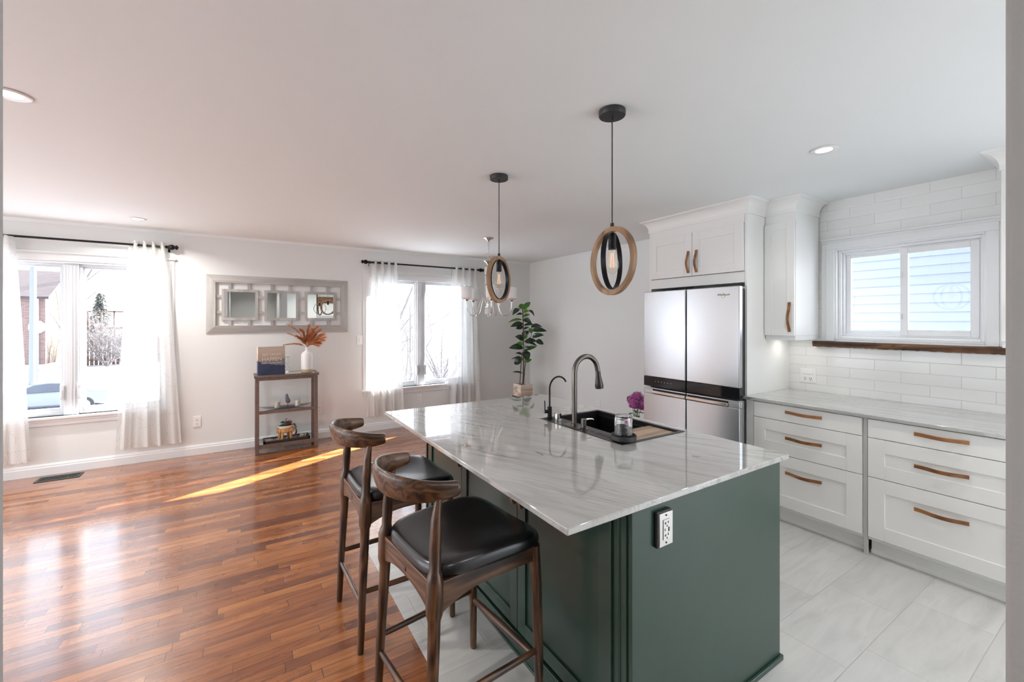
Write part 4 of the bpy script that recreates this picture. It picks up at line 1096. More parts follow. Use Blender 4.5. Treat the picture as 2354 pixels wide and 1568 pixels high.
# ---------------------------------------------------------------- wall mirror
def wall_mirror():
    x0, x1, z0, z1 = -.352, 1.138, 1.326, 1.985; yf, yb = WY-.030, WY-.001
    r = thing('wall_mirror', 'grey washed wooden frame holding three small mirrors on the wall', 'mirror', ((x0+x1)/2, WY, z0))
    w_ = .088
    def mitre(a, b, c, d, mat):  # outer a,b inner c,d (x,z)
        vs = []
        for (px, pz), y in ((a, yf+.020), (b, yf+.020), (c, yf), (d, yf), (a, yb), (b, yb), (c, yb), (d, yb)): vs.append((px, y, pz))
        # order: a b outer, c d inner with c next to b
        return obj('frame_side', MB().add(vs, [(0, 1, 2, 3), (4, 7, 6, 5), (0, 4, 5, 1), (1, 5, 6, 2), (2, 6, 7, 3), (3, 7, 4, 0)]), mat, r, bevel=.0012)
    O = [(x0, z0), (x1, z0), (x1, z1), (x0, z1)]; I = [(x0+w_, z0+w_), (x1-w_, z0+w_), (x1-w_, z1-w_), (x0+w_, z1-w_)]
    for k in range(4): mitre(O[k], O[(k+1) % 4], I[(k+1) % 4], I[k], M['greywood'] if k % 2 == 0 else M['greywoodz'])
    ya, yb2 = WY-.022, WY-.003
    ms = ((-.209, .146), (.206, .570), (.634, .996)); mz0, mz1 = 1.471, 1.828; fw = .032
    for a, b in ms:
        f = MB().box(a, a+fw, ya, yb2, mz0, mz1).box(b-fw, b, ya, yb2, mz0, mz1).box(a+fw, b-fw, ya, yb2, mz1-fw, mz1).box(a+fw, b-fw, ya, yb2, mz0, mz0+fw)
        q = obj('inner_frame', f, M['greywoodz'], r, bevel=.002)
        obj('mirror_glass', MB().box(a+fw-.002, b-fw+.002, ya+.007, ya+.010, mz0+fw-.002, mz1-fw+.002), M['mirror'], q)
        bars = MB()
        for t in (.22, .74):
            xc = a+(b-a)*t
            obj('lattice_bar', MB().box(xc-.014, xc+.014, ya+.003, yb2, mz1, z1-w_+.001), M['greywoodz'], r)
            obj('lattice_bar', MB().box(xc-.014, xc+.014, ya+.003, yb2, z0+w_-.001, mz0), M['greywoodz'], r)
    xs = [x0+w_, ms[0][0], ms[0][1], ms[1][0], ms[1][1], ms[2][0], ms[2][1], x1-w_]
    for a, b in zip(xs[0::2], xs[1::2]):
        for zc in (1.562, 1.742): obj('lattice_bar', MB().box(a-.001, b+.001, ya+.003, yb2, zc-.014, zc+.014), M['greywood'], r)
wall_mirror()

# ---------------------------------------------------------------- console table and its things
TX0, TX1, TY0, TY1 = .108, .732, 5.395, 5.690
TT = .866
def console():
    r = thing('console_table', 'bronze patterned console table with glass top and two glass shelves', 'table', ((TX0+TX1)/2, (TY0+TY1)/2, 0))
    B = M['bronze']; lw = .036
    e = .012
    top = MB().box(TX0-e, TX1+e, TY0-e, TY0+.03, TT-.026, TT).box(TX0-e, TX1+e, TY1-.03, TY1+e, TT-.026, TT).box(TX0-e, TX0+.03, TY0+.03, TY1-.03, TT-.026, TT).box(TX1-.03, TX1+e, TY0+.03, TY1-.03, TT-.026, TT)
    obj('tabletop_frame', top, B, r, bevel=.002)
    obj('glass_top', MB().box(TX0+.03, TX1-.03, TY0+.03, TY1-.03, TT-.008, TT-.001), M['tableglass'], r)
    for x in (TX0, TX1-lw):
        for y in (TY0, TY1-lw): obj('leg', MB().box(x, x+lw, y, y+lw, 0, TT-.026), B, r, bevel=.002)
    for z0, z1 in ((TT-.058, TT-.026), (.440, .474), (.062, .102)):
        f = MB().box(TX0+lw, TX1-lw, TY0+.004, TY0+.026, z0, z1).box(TX0+lw, TX1-lw, TY1-.026, TY1-.004, z0, z1).box(TX0+.004, TX0+.026, TY0+lw, TY1-lw, z0, z1).box(TX1-.026, TX1-.004, TY0+lw, TY1-lw, z0, z1)
        obj('shelf_frame', f, B, r, bevel=.0015)
        if z1 < .6: obj('glass_shelf', MB().box(TX0+.02, TX1-.02, TY0+.02, TY1-.02, z1-.007, z1-.001), M['tableglass'], r)
console()
def canvas():
    x0, x1, y0, y1, z0, z1 = .122, .398, 5.452, 5.490, TT+.0005, 1.180
    t = NT('canvas_print'); co = t.coord(); x, y, z = t.sep(co)
    zz = t.math('SUBTRACT', z, 0.0)
    ridge = t.math('ADD', t.math('MULTIPLY', t.noise(t.comb(x, 0.3, .0), 7.0, 4), .16), .045)
    ridge = t.math('SUBTRACT', ridge, t.math('MULTIPLY', x, .22))
    m1 = t.math('LESS_THAN', zz, ridge)
    r2 = t.math('ADD', t.math('MULTIPLY', t.noise(t.comb(x, 4.3, 0.0), 11.0, 4), .10), .075)
    m2 = t.math('LESS_THAN', zz, t.math('ADD', r2, .04))
    skyc = t.ramp(t.math('DIVIDE', zz, .32), [(.3, (.38, .31, .25)), (.65, (.52, .42, .33)), (.85, (.60, .52, .43)), (1, (.56, .50, .44))])
    c = t.mix(m2, skyc, (.24, .24, .25)); c = t.mix(m1, c, t.mix(t.noise(co, 16, 4), (.018, .030, .075), (.075, .095, .17)))
    t.set(color=c, rough=.7)
    r = thing('canvas_print', 'small canvas with mountain picture and white lettering on console table', 'picture', ((x0+x1)/2, y0+.03, z0))
    r.rotation_euler = (0, 0, math.radians(13))
    q = obj('canvas', MB().box(x0, x1, y0, y1, z0, z1), t.m, r, bevel=.002)
    wt = plain('lettering_white', (.80, .76, .72), .6)
    text_mesh('BEST DREAMS', .038, 'lettering', wt, q, (.262, y0-.001, 1.078), (1, 0, 0), (0, 0, 1), sx=.80)
    text_mesh('HAPPEN', .064, 'lettering', wt, q, (.262, y0-.001, 1.018), (1, 0, 0), (0, 0, 1), sx=.86)
    text_mesh('WHEN YOU ARE AWAKE', .022, 'lettering', wt, q, (.262, y0-.001, .990), (1, 0, 0), (0, 0, 1), sx=.86)
canvas()
def hourglass():
    x, y, z = .420, 5.44, TT+.0005
    r = thing('hourglass', 'small clear hourglass between canvas and white vase', 'hourglass', (x, y, z))
    prof = []
    for i in range(25):
        t = i/24; h = .012+.176*t; R = .0035+.026*abs(math.sin(PI*2*t))**.75 if 0 < t < 1 else .022
        if t < .25 or t > .75: R = max(R, .0225)
        prof.append((R, h))
    obj('glass_body', MB().lathe(prof, (x, y, z), 24), M['clearglass'], r, smooth=True)
    obj('end_cap', MB().lathe([(0, 0), (.030, 0), (.030, .006), (.024, .012), (0, .012)], (x, y, z), 24), M['clearglass'], r, smooth=True)
    obj('end_cap', MB().lathe([(0, .188), (.024, .188), (.030, .194), (.030, .200), (0, .200)], (x, y, z), 24), M['clearglass'], r, smooth=True)
    obj('sand', MB().lathe([(0, .014), (.022, .014), (.020, .024), (.006, .034), (0, .036)], (x, y, z), 20), M['shade'], r, smooth=True)
hourglass()
VX, VY = .628, 5.50
def vase():
    z = TT+.0005
    r = thing('vase', 'white bottle vase with beige base band holding rust plumes', 'vase', (VX, VY, z))
    obj('vase_body', MB().lathe([(.060, .036), (.0615, .05), (.062, .19), (.058, .215), (.042, .235), (.022, .248), (.018, .256), (.018, .292), (.021, .296), (.016, .296), (.014, .25), (.010, .24)], (VX, VY, z), 40), M['ceramic'], r, smooth=True)
    obj('base_band', MB().lathe([(0, 0), (.058, 0), (.0615, .004), (.0620, .036), (0, .036)], (VX, VY, z), 40), M['beigeband'], r, smooth=True)
vase()
def plumes():
    z = TT+.29
    r = thing('dried_plumes', 'bunch of rust-coloured feathery dried plumes in the white vase', 'dried flowers', (VX, VY, z))
    random.seed(11)
    spec = [(-.20, .27, .34), (-.19, .165, .30), (-.225, .035, .26), (.10, .235, .27), (.17, .15, .26), (.16, .08, .24), (.02, .24, .26), (.12, .19, .24), (.175, .11, .24), (.14, .20, .25), (.08, .14, .22), (.13, .05, .2), (.05, .20, .24), (.155, .135, .24), (.10, .09, .2), (.10, .03, .18), (-.06, .20, .22), (-.10, .13, .22), (.06, .16, .2)]
    for i, (dx, dz, ln) in enumerate(spec):
        dy = random.uniform(-.07, .05); mb = MB()
        p0 = Vector((VX+random.uniform(-.008, .008), VY+random.uniform(-.008, .008), z-.01))
        p3 = Vector((VX+dx, VY+dy, z+dz)); bend = Vector((dx*.25, dy*.3, max(.08, dz*.75)))
        P = []
        for k in range(19):
            t = k/18; P.append(p0*(1-t)**2+(p0+bend)*2*t*(1-t)+p3*t*t)
        mb.tube(P, [.0016*(1-k/24) for k in range(19)], 5)
        for k in range(4, 19):
            t = (P[min(k+1, 18)]-P[k-1]).normalized(); m = int(26 if i > 2 else 13)
            for _ in range(m):
                v = Vector((random.gauss(0, 1), random.gauss(0, 1), random.gauss(0, 1))).normalized()
                d = (t*1.3+v*.75).normalized(); L = random.uniform(.03, .085 if i > 2 else .045)*(1.15-.45*k/18)
                a = P[k]+v*.001; b = a+d*L*.55; c = a+d*L+Vector((0, 0, -.010)); s = d.cross(v).normalized()*.0017
                mb.add([a-s*.5, a+s*.5, b+s, b-s, c], [(0, 1, 2, 3), (3, 2, 4)])
        obj('plume', mb, M['pampas'], r)
plumes()
def tray_set():
    z = .4745
    x0, x1, y = .175, .655, 5.50
    mb = MB()
    def f(u, v):
        X = x0+(x1-x0)*u; w_ = .052*math.sin(PI*min(max(u, .001), .999))**.7+.0005; Y = y+(v*2-1)*w_
        up = .020*abs(2*u-1)**3; return (X, Y, z+.010*(abs(2*v-1)**2)*math.sin(PI*u)+.002+up)
    mb.grid(f, 40, 12)
    r = tag(obj('boat_tray', mb, M['greytray'], smooth=True, solid=.004), 'long dark boat-shaped tray on the middle glass shelf', 'tray')
    for xx, lab in ((.322, 'cream candle in clear glass on the left of the boat tray'), (.530, 'cream candle in clear glass on the right of the boat tray')):
        q = thing('candle', lab, 'candle', (xx, y, z+.0045), 0, 'candles on the boat tray')
        obj('holder', MB().lathe([(0, 0), (.032, 0), (.034, .09), (.032, .09), (.030, .004), (0, .004)], (xx, y, z+.0045), 28), M['clearglass'], q, smooth=True)
        obj('wax', MB().lathe([(0, .005), (.0285, .005), (.0295, .066), (.012, .060), (0, .060)], (xx, y, z+.0045), 24), M['candle'], q, smooth=True)
    q = thing('crystal_ornament', 'grey lilac crystal on a thin black stand between two candles', 'ornament', (.430, y, z+.0045))
    obj('stand', MB().cyl((.430, y, z+.0045), (.430, y, z+.05), .0022, n=8).cyl((.430, y, z+.0045), (.430, y, z+.008), .015, n=16), M['blackmetal'], q)
    random.seed(5); c = MB().sphere((.430, y, z+.09), .028, 9, 6, (1, .8, 1.65)); c.v = [(.430+(v[0]-.430)*(1 if v[2] < z+.09 else .72), v[1], v[2]+(.022 if v[2] > z+.13 else 0)) for v in c.v]
    c.v = [(v[0]+random.uniform(-.004, .004)-(.010 if v[2] > z+.11 else 0), v[1]+random.uniform(-.003, .003), v[2]) for v in c.v]
    obj('stone', c, M['crystal'], q)
tray_set()
def planter_set():
    z = .1025; random.seed(8)
    q = thing('sand_tray', 'black rectangular tray of pebbles on the lowest glass shelf', 'tray', (.42, 5.53, z))
    x0, x1, y0, y1 = .185, .655, 5.425, 5.62
    obj('tray', MB().box(x0, x1, y0, y1, z, z+.006).box(x0, x0+.02, y0, y1, z, z+.026).box(x1-.02, x1, y0, y1, z, z+.026).box(x0, x1, y0, y0+.02, z, z+.026).box(x0, x1, y1-.02, y1, z, z+.026), M['blackmatte'], q, bevel=.002)
    pb = MB()
    for _ in range(420):
        s = random.uniform(.004, .008); pb.sphere((random.uniform(x0+.026, x1-.026), random.uniform(y0+.026, y1-.026), z+.006+s*.6+random.uniform(0, .005)), s, 6, 4, (1, 1, .7))
    po = obj('pebbles', pb, M['pebble'], q); po['kind'] = 'stuff'
    cx, cy_ = .405, 5.515; zs = z+.0165
    s = thing('wooden_plant_stand', 'small round tan wooden stand with thick legs in the pebble tray', 'plant stand', (cx, cy_, zs))
    for k in range(4):
        a = PI/4+k*PI/2+.25; dx, dy = .062*math.cos(a), .036*math.sin(a)
        obj('leg', MB().cyl((cx+dx*1.1, cy_+dy*1.1, zs), (cx+dx, cy_+dy, zs+.075), .0135, .016, 14), M['tanwood'], s, smooth=True)
    tp = MB().lathe([(0, .072), (.078, .072), (.092, .080), (.094, .104), (.088, .118), (0, .118)], (0, 0, 0), 28)
    tp.v = [(cx+v[0]*(1+.03*math.sin(3*math.atan2(v[1], v[0]))), cy_+v[1]*.62, zs+v[2]) for v in tp.v]
    obj('top', tp, M['tanwood'], s, smooth=True)
    p = thing('succulent_bowl', 'white oval bowl of green and red succulents on the tan wooden stand', 'potted plant', (cx, cy_, zs+.1185))
    bw = MB().lathe([(0, 0), (.060, 0), (.078, .020), (.080, .030), (.076, .030), (.070, .022), (0, .020)], (0, 0, 0), 32)
    zb = zs+.1185; bw.v = [(cx+v[0], cy_+v[1]*.6, zb+v[2]) for v in bw.v]
    obj('bowl', bw, M['ceramic'], p, smooth=True)
    so = MB().lathe([(0, .022), (.074, .022), (.060, .034), (0, .040)], (0, 0, 0), 24); so.v = [(cx+v[0], cy_+v[1]*.6, zb+v[2]) for v in so.v]
    obj('soil', so, M['soil'], p, smooth=True)
    def rosette(c, R, n, mat, up=.5):
        m = MB()
        for i in range(n):
            a = i*2.4; t = i/n; L = R*(1-.5*t); el = up*t*1.5+.15
            d = Vector((math.cos(a)*math.cos(el), math.sin(a)*math.cos(el), math.sin(el))); s_ = Vector((-math.sin(a), math.cos(a), 0))*L*.24
            b = Vector(c); m.add([b, b+d*L*.5+s_, b+d*L, b+d*L*.5-s_, b+d*L*.5+Vector((0, 0, L*.12))], [(0, 3, 4), (3, 2, 4), (2, 1, 4), (1, 0, 4), (0, 1, 2, 3)])
        return obj('rosette', m, mat, p)
    rosette((cx-.01, cy_-.025, zb+.035), .052, 26, M['succ'])
    rosette((cx-.02, cy_+.02, zb+.05), .050, 22, M['succ'], 1.0)
    for k in range(9):
        bx, by = cx+random.uniform(.0, .06), cy_+random.uniform(-.02, .02); h = random.uniform(.03, .085)
        m = MB().tube([(bx, by, zb+.03), (bx+random.uniform(-.01, .02), by, zb+.03+h)], .0015, 5)
        for j in range(9):
            zz = zb+.03+h*(j+1)/9; a = j*2.4; m.sphere((bx+.009*math.cos(a), by+.009*math.sin(a), zz), .0075, 6, 4, (1, 1, .5))
        obj('sprig', m, M['succr'], p)
    m = MB()
    for k in range(3):
        P = [Vector((cx+.07, cy_-.01+.012*k, zb+.03)), Vector((cx+.095, cy_-.01+.012*k, zb+.03)), Vector((cx+.107+.004*k, cy_-.01+.012*k, zb-.03-.02*k)), Vector((cx+.105, cy_-.01+.012*k, zb-.07-.015*k))]
        P = catmull(P, 6); m.tube(P, .0012, 5)
        for j, pp in enumerate(P[4:]): m.sphere((pp.x+random.uniform(-.008, .008), pp.y+random.uniform(-.008, .008), pp.z), .0065, 6, 4, (1, 1, .6))
    obj('trailing_sprig', m, M['succr'], p)
    gb = MB()
    for k in range(26):
        s_ = random.uniform(.008, .014); gb.sphere((.585+random.uniform(-.032, .032), 5.50+random.uniform(-.025, .02), z+.022+random.uniform(0, .022)), s_, 7, 5, (1, 1, .8))
    g = tag(obj('stone_cluster', gb, plain('mixed_stones', (.42, .38, .28), .5, 0, .5, 60)), 'small heap of pale stones at the right end of the pebble tray', 'stones', kind='stuff')
planter_set()

# ---------------------------------------------------------------- floor vent
def vent():
    x0, x1, y0, y1 = -1.605, -1.305, 5.545, 5.695
    r = thing('floor_vent', 'dark green metal register set into the hardwood floor under the left window', 'floor vent', ((x0+x1)/2, (y0+y1)/2, 0))
    vm = plain('vent_green', (.035, .055, .050), .4, .3)
    b = .018
    obj('frame', MB().box(x0, x1, y0, y0+b, .0005, .006).box(x0, x1, y1-b, y1, .0005, .006).box(x0, x0+b, y0+b, y1-b, .0005, .006).box(x1-b, x1, y0+b, y1-b, .0005, .006), vm, r, bevel=.001)
    obj('duct_opening', MB().box(x0+b, x1-b, y0+b, y1-b, .0003, .0012), M['dark'], r)
    g = MB(); n = 15
    for k in range(n):
        xx = x0+b+(x1-x0-2*b)*(k+.5)/n; g.box(xx-.0032, xx+.0032, y0+b, y1-b, .002, .0055)
    for k in (1, 2): g.box(x0+b, x1-b, y0+b+(y1-y0-2*b)*k/3-.003, y0+b+(y1-y0-2*b)*k/3+.003, .002, .0055)
    obj('grille', g, vm, r)
vent()

# ---------------------------------------------------------------- rubber plant
PX, PY = 3.545, 5.30
def leaf_mesh(p0, tip, width, up, cup=.25, droop=.15):
    d = tip-p0; L = d.length; t = d.normalized(); s = t.cross(up).normalized(); n = s.cross(t).normalized()
    vs = []; fs = []; N = 10; K = 4
    for i in range(N+1):
        q = i/N; w_ = width*(math.sin(PI*min(1, q**.85))**.8) if 0 < i < N else 0.0006
        c = p0+d*q + n*(L*.10*math.sin(PI*q)) - Vector((0, 0, droop*L*q*q))
        for j in range(K+1):
            v = (j/K*2-1); vs.append(c + s*(w_*v) + n*(abs(v)**1.4*w_*cup))
    for i in range(N):
        for j in range(K):
            a = i*(K+1)+j; fs.append((a, a+K+1, a+K+2, a+1))
    return MB().add(vs, fs)
def rubber_plant():
    zt = .560
    rt = Vector((.8453, -.5343, 0)); fw = Vector((.5343, .8453, 0)); k_ = .001617
    r = thing('rubber_plant', 'tall rubber plant with dark glossy leaves in a whitewashed crate', 'potted plant', (PX, PY, .345))
    pot_ = MB(); w_ = .105; z0, z1 = .345, .525
    pot_.box(PX-w_, PX+w_, PY-w_, PY-w_+.014, z0, z1).box(PX-w_, PX+w_, PY+w_-.014, PY+w_, z0, z1).box(PX-w_, PX-w_+.014, PY-w_+.014, PY+w_-.014, z0, z1).box(PX+w_-.014, PX+w_, PY-w_+.014, PY+w_-.014, z0, z1).box(PX-w_+.014, PX+w_-.014, PY-w_+.014, PY+w_-.014, z0, z0+.012)
    obj('crate_pot', pot_, M['crate'], r, bevel=.003)
    obj('soil', MB().box(PX-w_+.015, PX+w_-.015, PY-w_+.015, PY+w_-.015, z1-.05, z1-.025), M['soil'], r)
    def W(cx, cy_, dep=0.0):
        return Vector((PX, PY, 0)) + rt*((cx-808)*k_) + fw*dep + Vector((0, 0, CAM_H+(738-(530+cy_/3.92))*k_*3.92))
    for pts, r0 in (([(808, 1400, 0), (814, 1200, .01), (812, 1000, 0), (810, 830, 0), (806, 690, 0)], .009), ([(778, 1400, -.02), (786, 1290, -.02), (792, 1190, -.01), (806, 1100, 0)], .007), ([(815, 1390, .03), (826, 1250, .03), (832, 1190, .02), (818, 1120, 0)], .007), ([(814, 1010, 0), (850, 985, .02), (886, 955, .04), (890, 870, .05), (870, 850, .05)], .005)):
        obj('stem', MB().tube(catmull([W(*p) for p in pts], 5), [r0]*(5*(len(pts)-1)+1), 8), M['stem'], r, smooth=True)
    Lf = [((803, 705), (788, 645), 1, 20), ((815, 712), (878, 622), 1, 17), ((800, 716), (752, 698), 1, 12), ((772, 700), (710, 748), 0, 16), ((815, 735), (868, 712), 1, 14), ((860, 716), (915, 762), 0, 15), ((803, 752), (744, 748), 0, 8), ((812, 780), (876, 744), 1, 12), ((803, 806), (668, 812), 1, 11),
          ((812, 800), (888, 825), 0, 17), ((808, 842), (690, 850), 0, 18), ((815, 858), (920, 836), 0, 10), ((808, 872), (742, 876), 0, 19), ((882, 874), (995, 855), 0, 18), ((885, 905), (1030, 888), 0, 17), ((892, 966), (998, 925), 0, 18), ((818, 950), (862, 898), 0, 18), ((888, 930), (868, 872), 1, 15),
          ((810, 998), (733, 943), 0, 24), ((815, 985), (850, 940), 1, 16), ((824, 1012), (940, 985), 0, 18), ((925, 1005), (1002, 1018), 0, 19), ((808, 1040), (750, 1010), 1, 15), ((810, 1072), (677, 1048), 0, 24), ((830, 1022), (940, 1032), 0, 14), ((845, 1085), (935, 1040), 1, 14), ((815, 1100), (878, 1040), 0, 20),
          ((826, 1092), (850, 1168), 0, 26), ((803, 1130), (738, 1105), 0, 10), ((812, 1168), (695, 1157), 0, 11), ((806, 1172), (724, 1200), 0, 30), ((822, 1200), (890, 1160), 1, 15), ((802, 1300), (710, 1270), 0, 7), ((818, 895), (880, 870), 0, 12), ((806, 960), (830, 900), 0, 12), ((818, 1150), (842, 1110), 1, 10)]
    random.seed(21)
    for (a, b, g, wd) in Lf:
        da = random.uniform(-.02, .02); db = da+random.uniform(-.11, .10)
        p0 = W(a[0], a[1], da); p1 = W(b[0], b[1], db)
        up = (Vector((0, 0, 1))-fw*random.uniform(.55, 2.2)+rt*random.uniform(-.3, .3)).normalized()
        obj('leaf', leaf_mesh(p0, p1, wd*k_*1.45, up), M['leafg'] if g else M['leaf'], r, smooth=True)
    # low stand that carries it
    s = thing('plant_stand', 'low stand under the whitewashed crate in the room corner', 'plant stand', (PX, PY, 0))
    obj('top', MB().box(PX-.12, PX+.12, PY-.12, PY+.12, .325, .344), M['walnutx'], s, bevel=.003)
    for sx in (-1, 1):
        for sy in (-1, 1): obj('leg', MB().box(PX+sx*.10-.012, PX+sx*.10+.012, PY+sy*.10-.012, PY+sy*.10+.012, 0, .325), M['walnut'], s, bevel=.002)
rubber_plant()
# ---------------------------------------------------------------- hydrangea beside the fridge
def hydrangea():
    hx, hy = 3.44, 3.035
    r = thing('flower_vase', 'vase of purple hydrangeas beside the refrigerator', 'flowers', (hx, hy, .3205))
    random.seed(3)
    obj('vase_body', MB().lathe([(0, 0), (.040, 0), (.048, .03), (.05, .09), (.035, .14), (.032, .16), (.028, .16), (.03, .13), (0, .12)], (hx, hy, .3205), 24), M['ceramic'], r, smooth=True)
    heads = [(-.045, -.02, .615, .062), (.010, -.01, .685, .060), (.03, -.04, .60, .066), (-.025, .03, .645, .055), (.045, .01, .66, .055)]
    for dx, dy, z, R in heads:
        m = MB(); c = Vector((hx+dx, hy+dy, z))
        for i in range(64):
            v = Vector((random.gauss(0, 1), random.gauss(0, 1), random.gauss(0, 1))).normalized(); v.z *= .85
            p = c+v*R*random.uniform(.86, 1.0); t1 = v.orthogonal().normalized(); t2 = v.cross(t1); a0 = random.uniform(0, PI)
            for k in range(4):
                a = a0+k*PI/2; d = t1*math.cos(a)+t2*math.sin(a); e = t1*math.cos(a+PI/2)+t2*math.sin(a+PI/2); L = .0135
                m.add([p, p+d*L*.6+e*L*.42+v*.002, p+d*L+v*.0045, p+d*L*.6-e*L*.42+v*.002], [(0, 1, 2, 3)])
        m.sphere(c, R*.8, 12, 8); obj('flower_head', m, M['purple'], r)
        obj('stem', MB().tube([(hx, hy, .40), (hx+dx*.6, hy+dy*.6, .5), (c.x, c.y, z-R*.7)], .0028, 6), M['leafg'], r)
    for a, z in ((2.9, .52), (4.1, .50), (5.3, .53), (.6, .54)):
        p = Vector((hx, hy, z-.03)); q = p+Vector((math.cos(a)*.10, math.sin(a)*.10, .02)); obj('leaf', leaf_mesh(p, q, .03, Vector((0, 0, 1))), M['leafg'], r, smooth=True)
    s = thing('side_table', 'small round side table under the hydrangea vase', 'table', (hx, hy, 0))
    obj('tabletop', MB().lathe([(0, .30), (.16, .30), (.165, .305), (.165, .315), (.16, .32), (0, .32)], (hx, hy, 0), 36), M['walnutx'], s, smooth=True)
    for k in range(3):
        a = k*2*PI/3; obj('leg', MB().cyl((hx+.13*math.cos(a), hy+.13*math.sin(a), 0), (hx+.09*math.cos(a), hy+.09*math.sin(a), .30), .011, .014, 10), M['walnut'], s, smooth=True)
hydrangea()

# ---------------------------------------------------------------- outdoors
def outdoors():
    g = MB()
    ys = [6.6, 12, 20, 27, 31, 34, 37, 42, 60, 120]; zs = [-2.4, -2.6, -2.75, -2.8, -2.6, -2.15, -1.98, -1.95, -1.9, -1.9]
    random.seed(2)
    def f(u, v):
        X = -70+150*u; Y = 6.0+ (v**1.8)*115
        z = zs[-1]
        for a, b, c, d in zip(ys, ys[1:], zs, zs[1:]):
            if Y <= b: z = c+(d-c)*max(0, (Y-a)/(b-a)); break
        if 31 < Y: z += .10*math.sin(X*.35)*math.sin(Y*.5)
        return (X, Y, z+.03*math.sin(X*1.3+Y))
    g.grid(f, 60, 50)
    tag(obj('snow_ground', g, M['snow'], smooth=True), 'bright snow-covered yard and street outside the windows', 'snow', kind='stuff')
    g2 = MB().box(4.2, 9.5, -25, 6.0, -2.6, -2.4)
    tag(obj('snow_ground', g2, M['snow']), 'snowy strip between the kitchen wall and the neighbouring siding', 'snow', kind='stuff')
    # neighbour siding
    r = thing('neighbour_house', 'pale blue lap-sided neighbouring house outside the kitchen window', 'house', (8.2, -2, -2.4))
    sd = MB(); n = 56
    for k in range(n):
        z = -1.9+k*.116
        sd.add([(7.2, .2, z), (7.2, 4.2, z), (7.216, 4.2, z+.116), (7.216, .2, z+.116), (7.216, .2, z), (7.216, 4.2, z)], [(0, 1, 2, 3), (0, 4, 5, 1)])
    obj('siding', sd, M['siding'], r)
    obj('wall', MB().box(7.217, 12, .2, 4.2, -2.4, 4.6), M['concrete'], r)
    obj('corner_trim', MB().box(7.17, 7.24, 4.1, 4.23, -2.4, 4.6), M['vinyl'], r)
    obj('flat_roof', MB().box(7.12, 12, .15, 4.25, 4.6, 4.7), M['shingle'], r)
    # brick house across the street
    x1, y0, y1, zg, ze, zr = -11.3, 41.0, 48.0, -2.0, 3.14, 5.0
    h = thing('brick_house', 'brown brick two-storey house across the street with shaded front', 'house', (-16, 44.5, zg))
    obj('front_wall', MB().box(-24, x1, y0, y0+.3, zg+.55, ze), M['brick'], h)
    obj('foundation', MB().box(-24, x1+.02, y0-.02, y1, zg-.3, zg+1.35 if False else zg+.55), M['concrete'], h)
    ym = (y0+y1)/2
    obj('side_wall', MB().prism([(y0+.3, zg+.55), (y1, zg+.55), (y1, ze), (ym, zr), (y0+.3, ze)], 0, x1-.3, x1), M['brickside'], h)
    obj('roof', MB().prism([(y0-.35, ze-.05), (ym, zr+.12), (y1+.3, ze-.05), (y1+.3, ze-.2), (ym, zr-.05), (y0-.35, ze-.2)], 0, -24.3, x1+.25), M['shingle'], h)
    for xa, xb, za, zb in ((-15.1, -13.6, 1.3, 2.85), (-18.5, -17, 1.3, 2.85)):
        w_ = obj('window', MB().box(xa, xb, y0-.06, y0, za, zb), M['vinyl'], h); obj('pane', MB().box(xa+.14, xb-.16, y0-.08, y0-.05, za+.14, zb-.14), plain('far_pane', (.28, .36, .44), .1), w_)
    d = obj('front_door', MB().box(-14.6, -12.9, y0-.06, y0, zg+.1, .35), M['vinyl'], h); obj('door_panel', MB().box(-14.4, -13.1, y0-.09, y0-.05, zg+.15, .22), plain('far_door', (.25, .30, .36), .4), d)
    obj('downspout', MB().box(x1-.42, x1-.30, y0-.12, y0-.0, zg, ze), M['vinyl'], h)
    # pole with stop sign (seen from the back)
    p = thing('utility_pole', 'thick pale grey street pole outside the left window', 'pole', (-10.1, 34.8, -2.15))
    obj('shaft', MB().cyl((-10.1, 34.8, -2.3), (-10.05, 34.8, 7.5), .15, .12, 20), M['pole'], p, smooth=True)
    s = thing('road_sign', 'octagonal sign seen from the back beside the street pole', 'sign', (-10.6, 35.6, -2.1))
    o = MB(); oc = [(.38*math.cos(PI/8+k*PI/4), .38*math.sin(PI/8+k*PI/4)) for k in range(8)]
    o.prism([(a, b) for a, b in [(1.12+q, -10.15+p_) for p_, q in oc]], 1, 35.60, 35.62); obj('plate', o, M['snow'], s)
    obj('post', MB().cyl((-10.15, 35.65, -2.2), (-10.15, 35.65, 1.3), .03, n=8), M['pole'], s)
    # car
    cx, cyy, cz = -7.75, 28.7, -2.80
    c = thing('parked_car', 'dark blue grey car parked on the snowy street', 'car', (cx, cyy, cz))
    body = [(-2.25, .35), (-2.28, .62), (-2.05, .80), (-1.05, .95), (-.95, .97), (1.55, 1.0), (2.2, .93), (2.25, .55), (2.2, .32)]
    obj('body', MB().prism([(cz+b, cx+a) for a, b in body], 1, cyy-.88, cyy+.88), M['carpaint'], c, bevel=.08, seg=3)
    cab = [(-1.15, .93), (-.35, 1.38), (.15, 1.44), (.75, 1.40), (1.65, .97)]
    obj('cabin', MB().prism([(cz+b, cx+a) for a, b in cab], 1, cyy-.76, cyy+.76), M['carpaint'], c, bevel=.05, seg=3)
    gl = [(-.95, .98), (-.32, 1.32), (.15, 1.37), (.70, 1.33), (1.40, 1.0)]
    obj('side_window', MB().prism([(cz+b, cx+a) for a, b in gl], 1, cyy-.785, cyy+.785), M['carglass'], c)
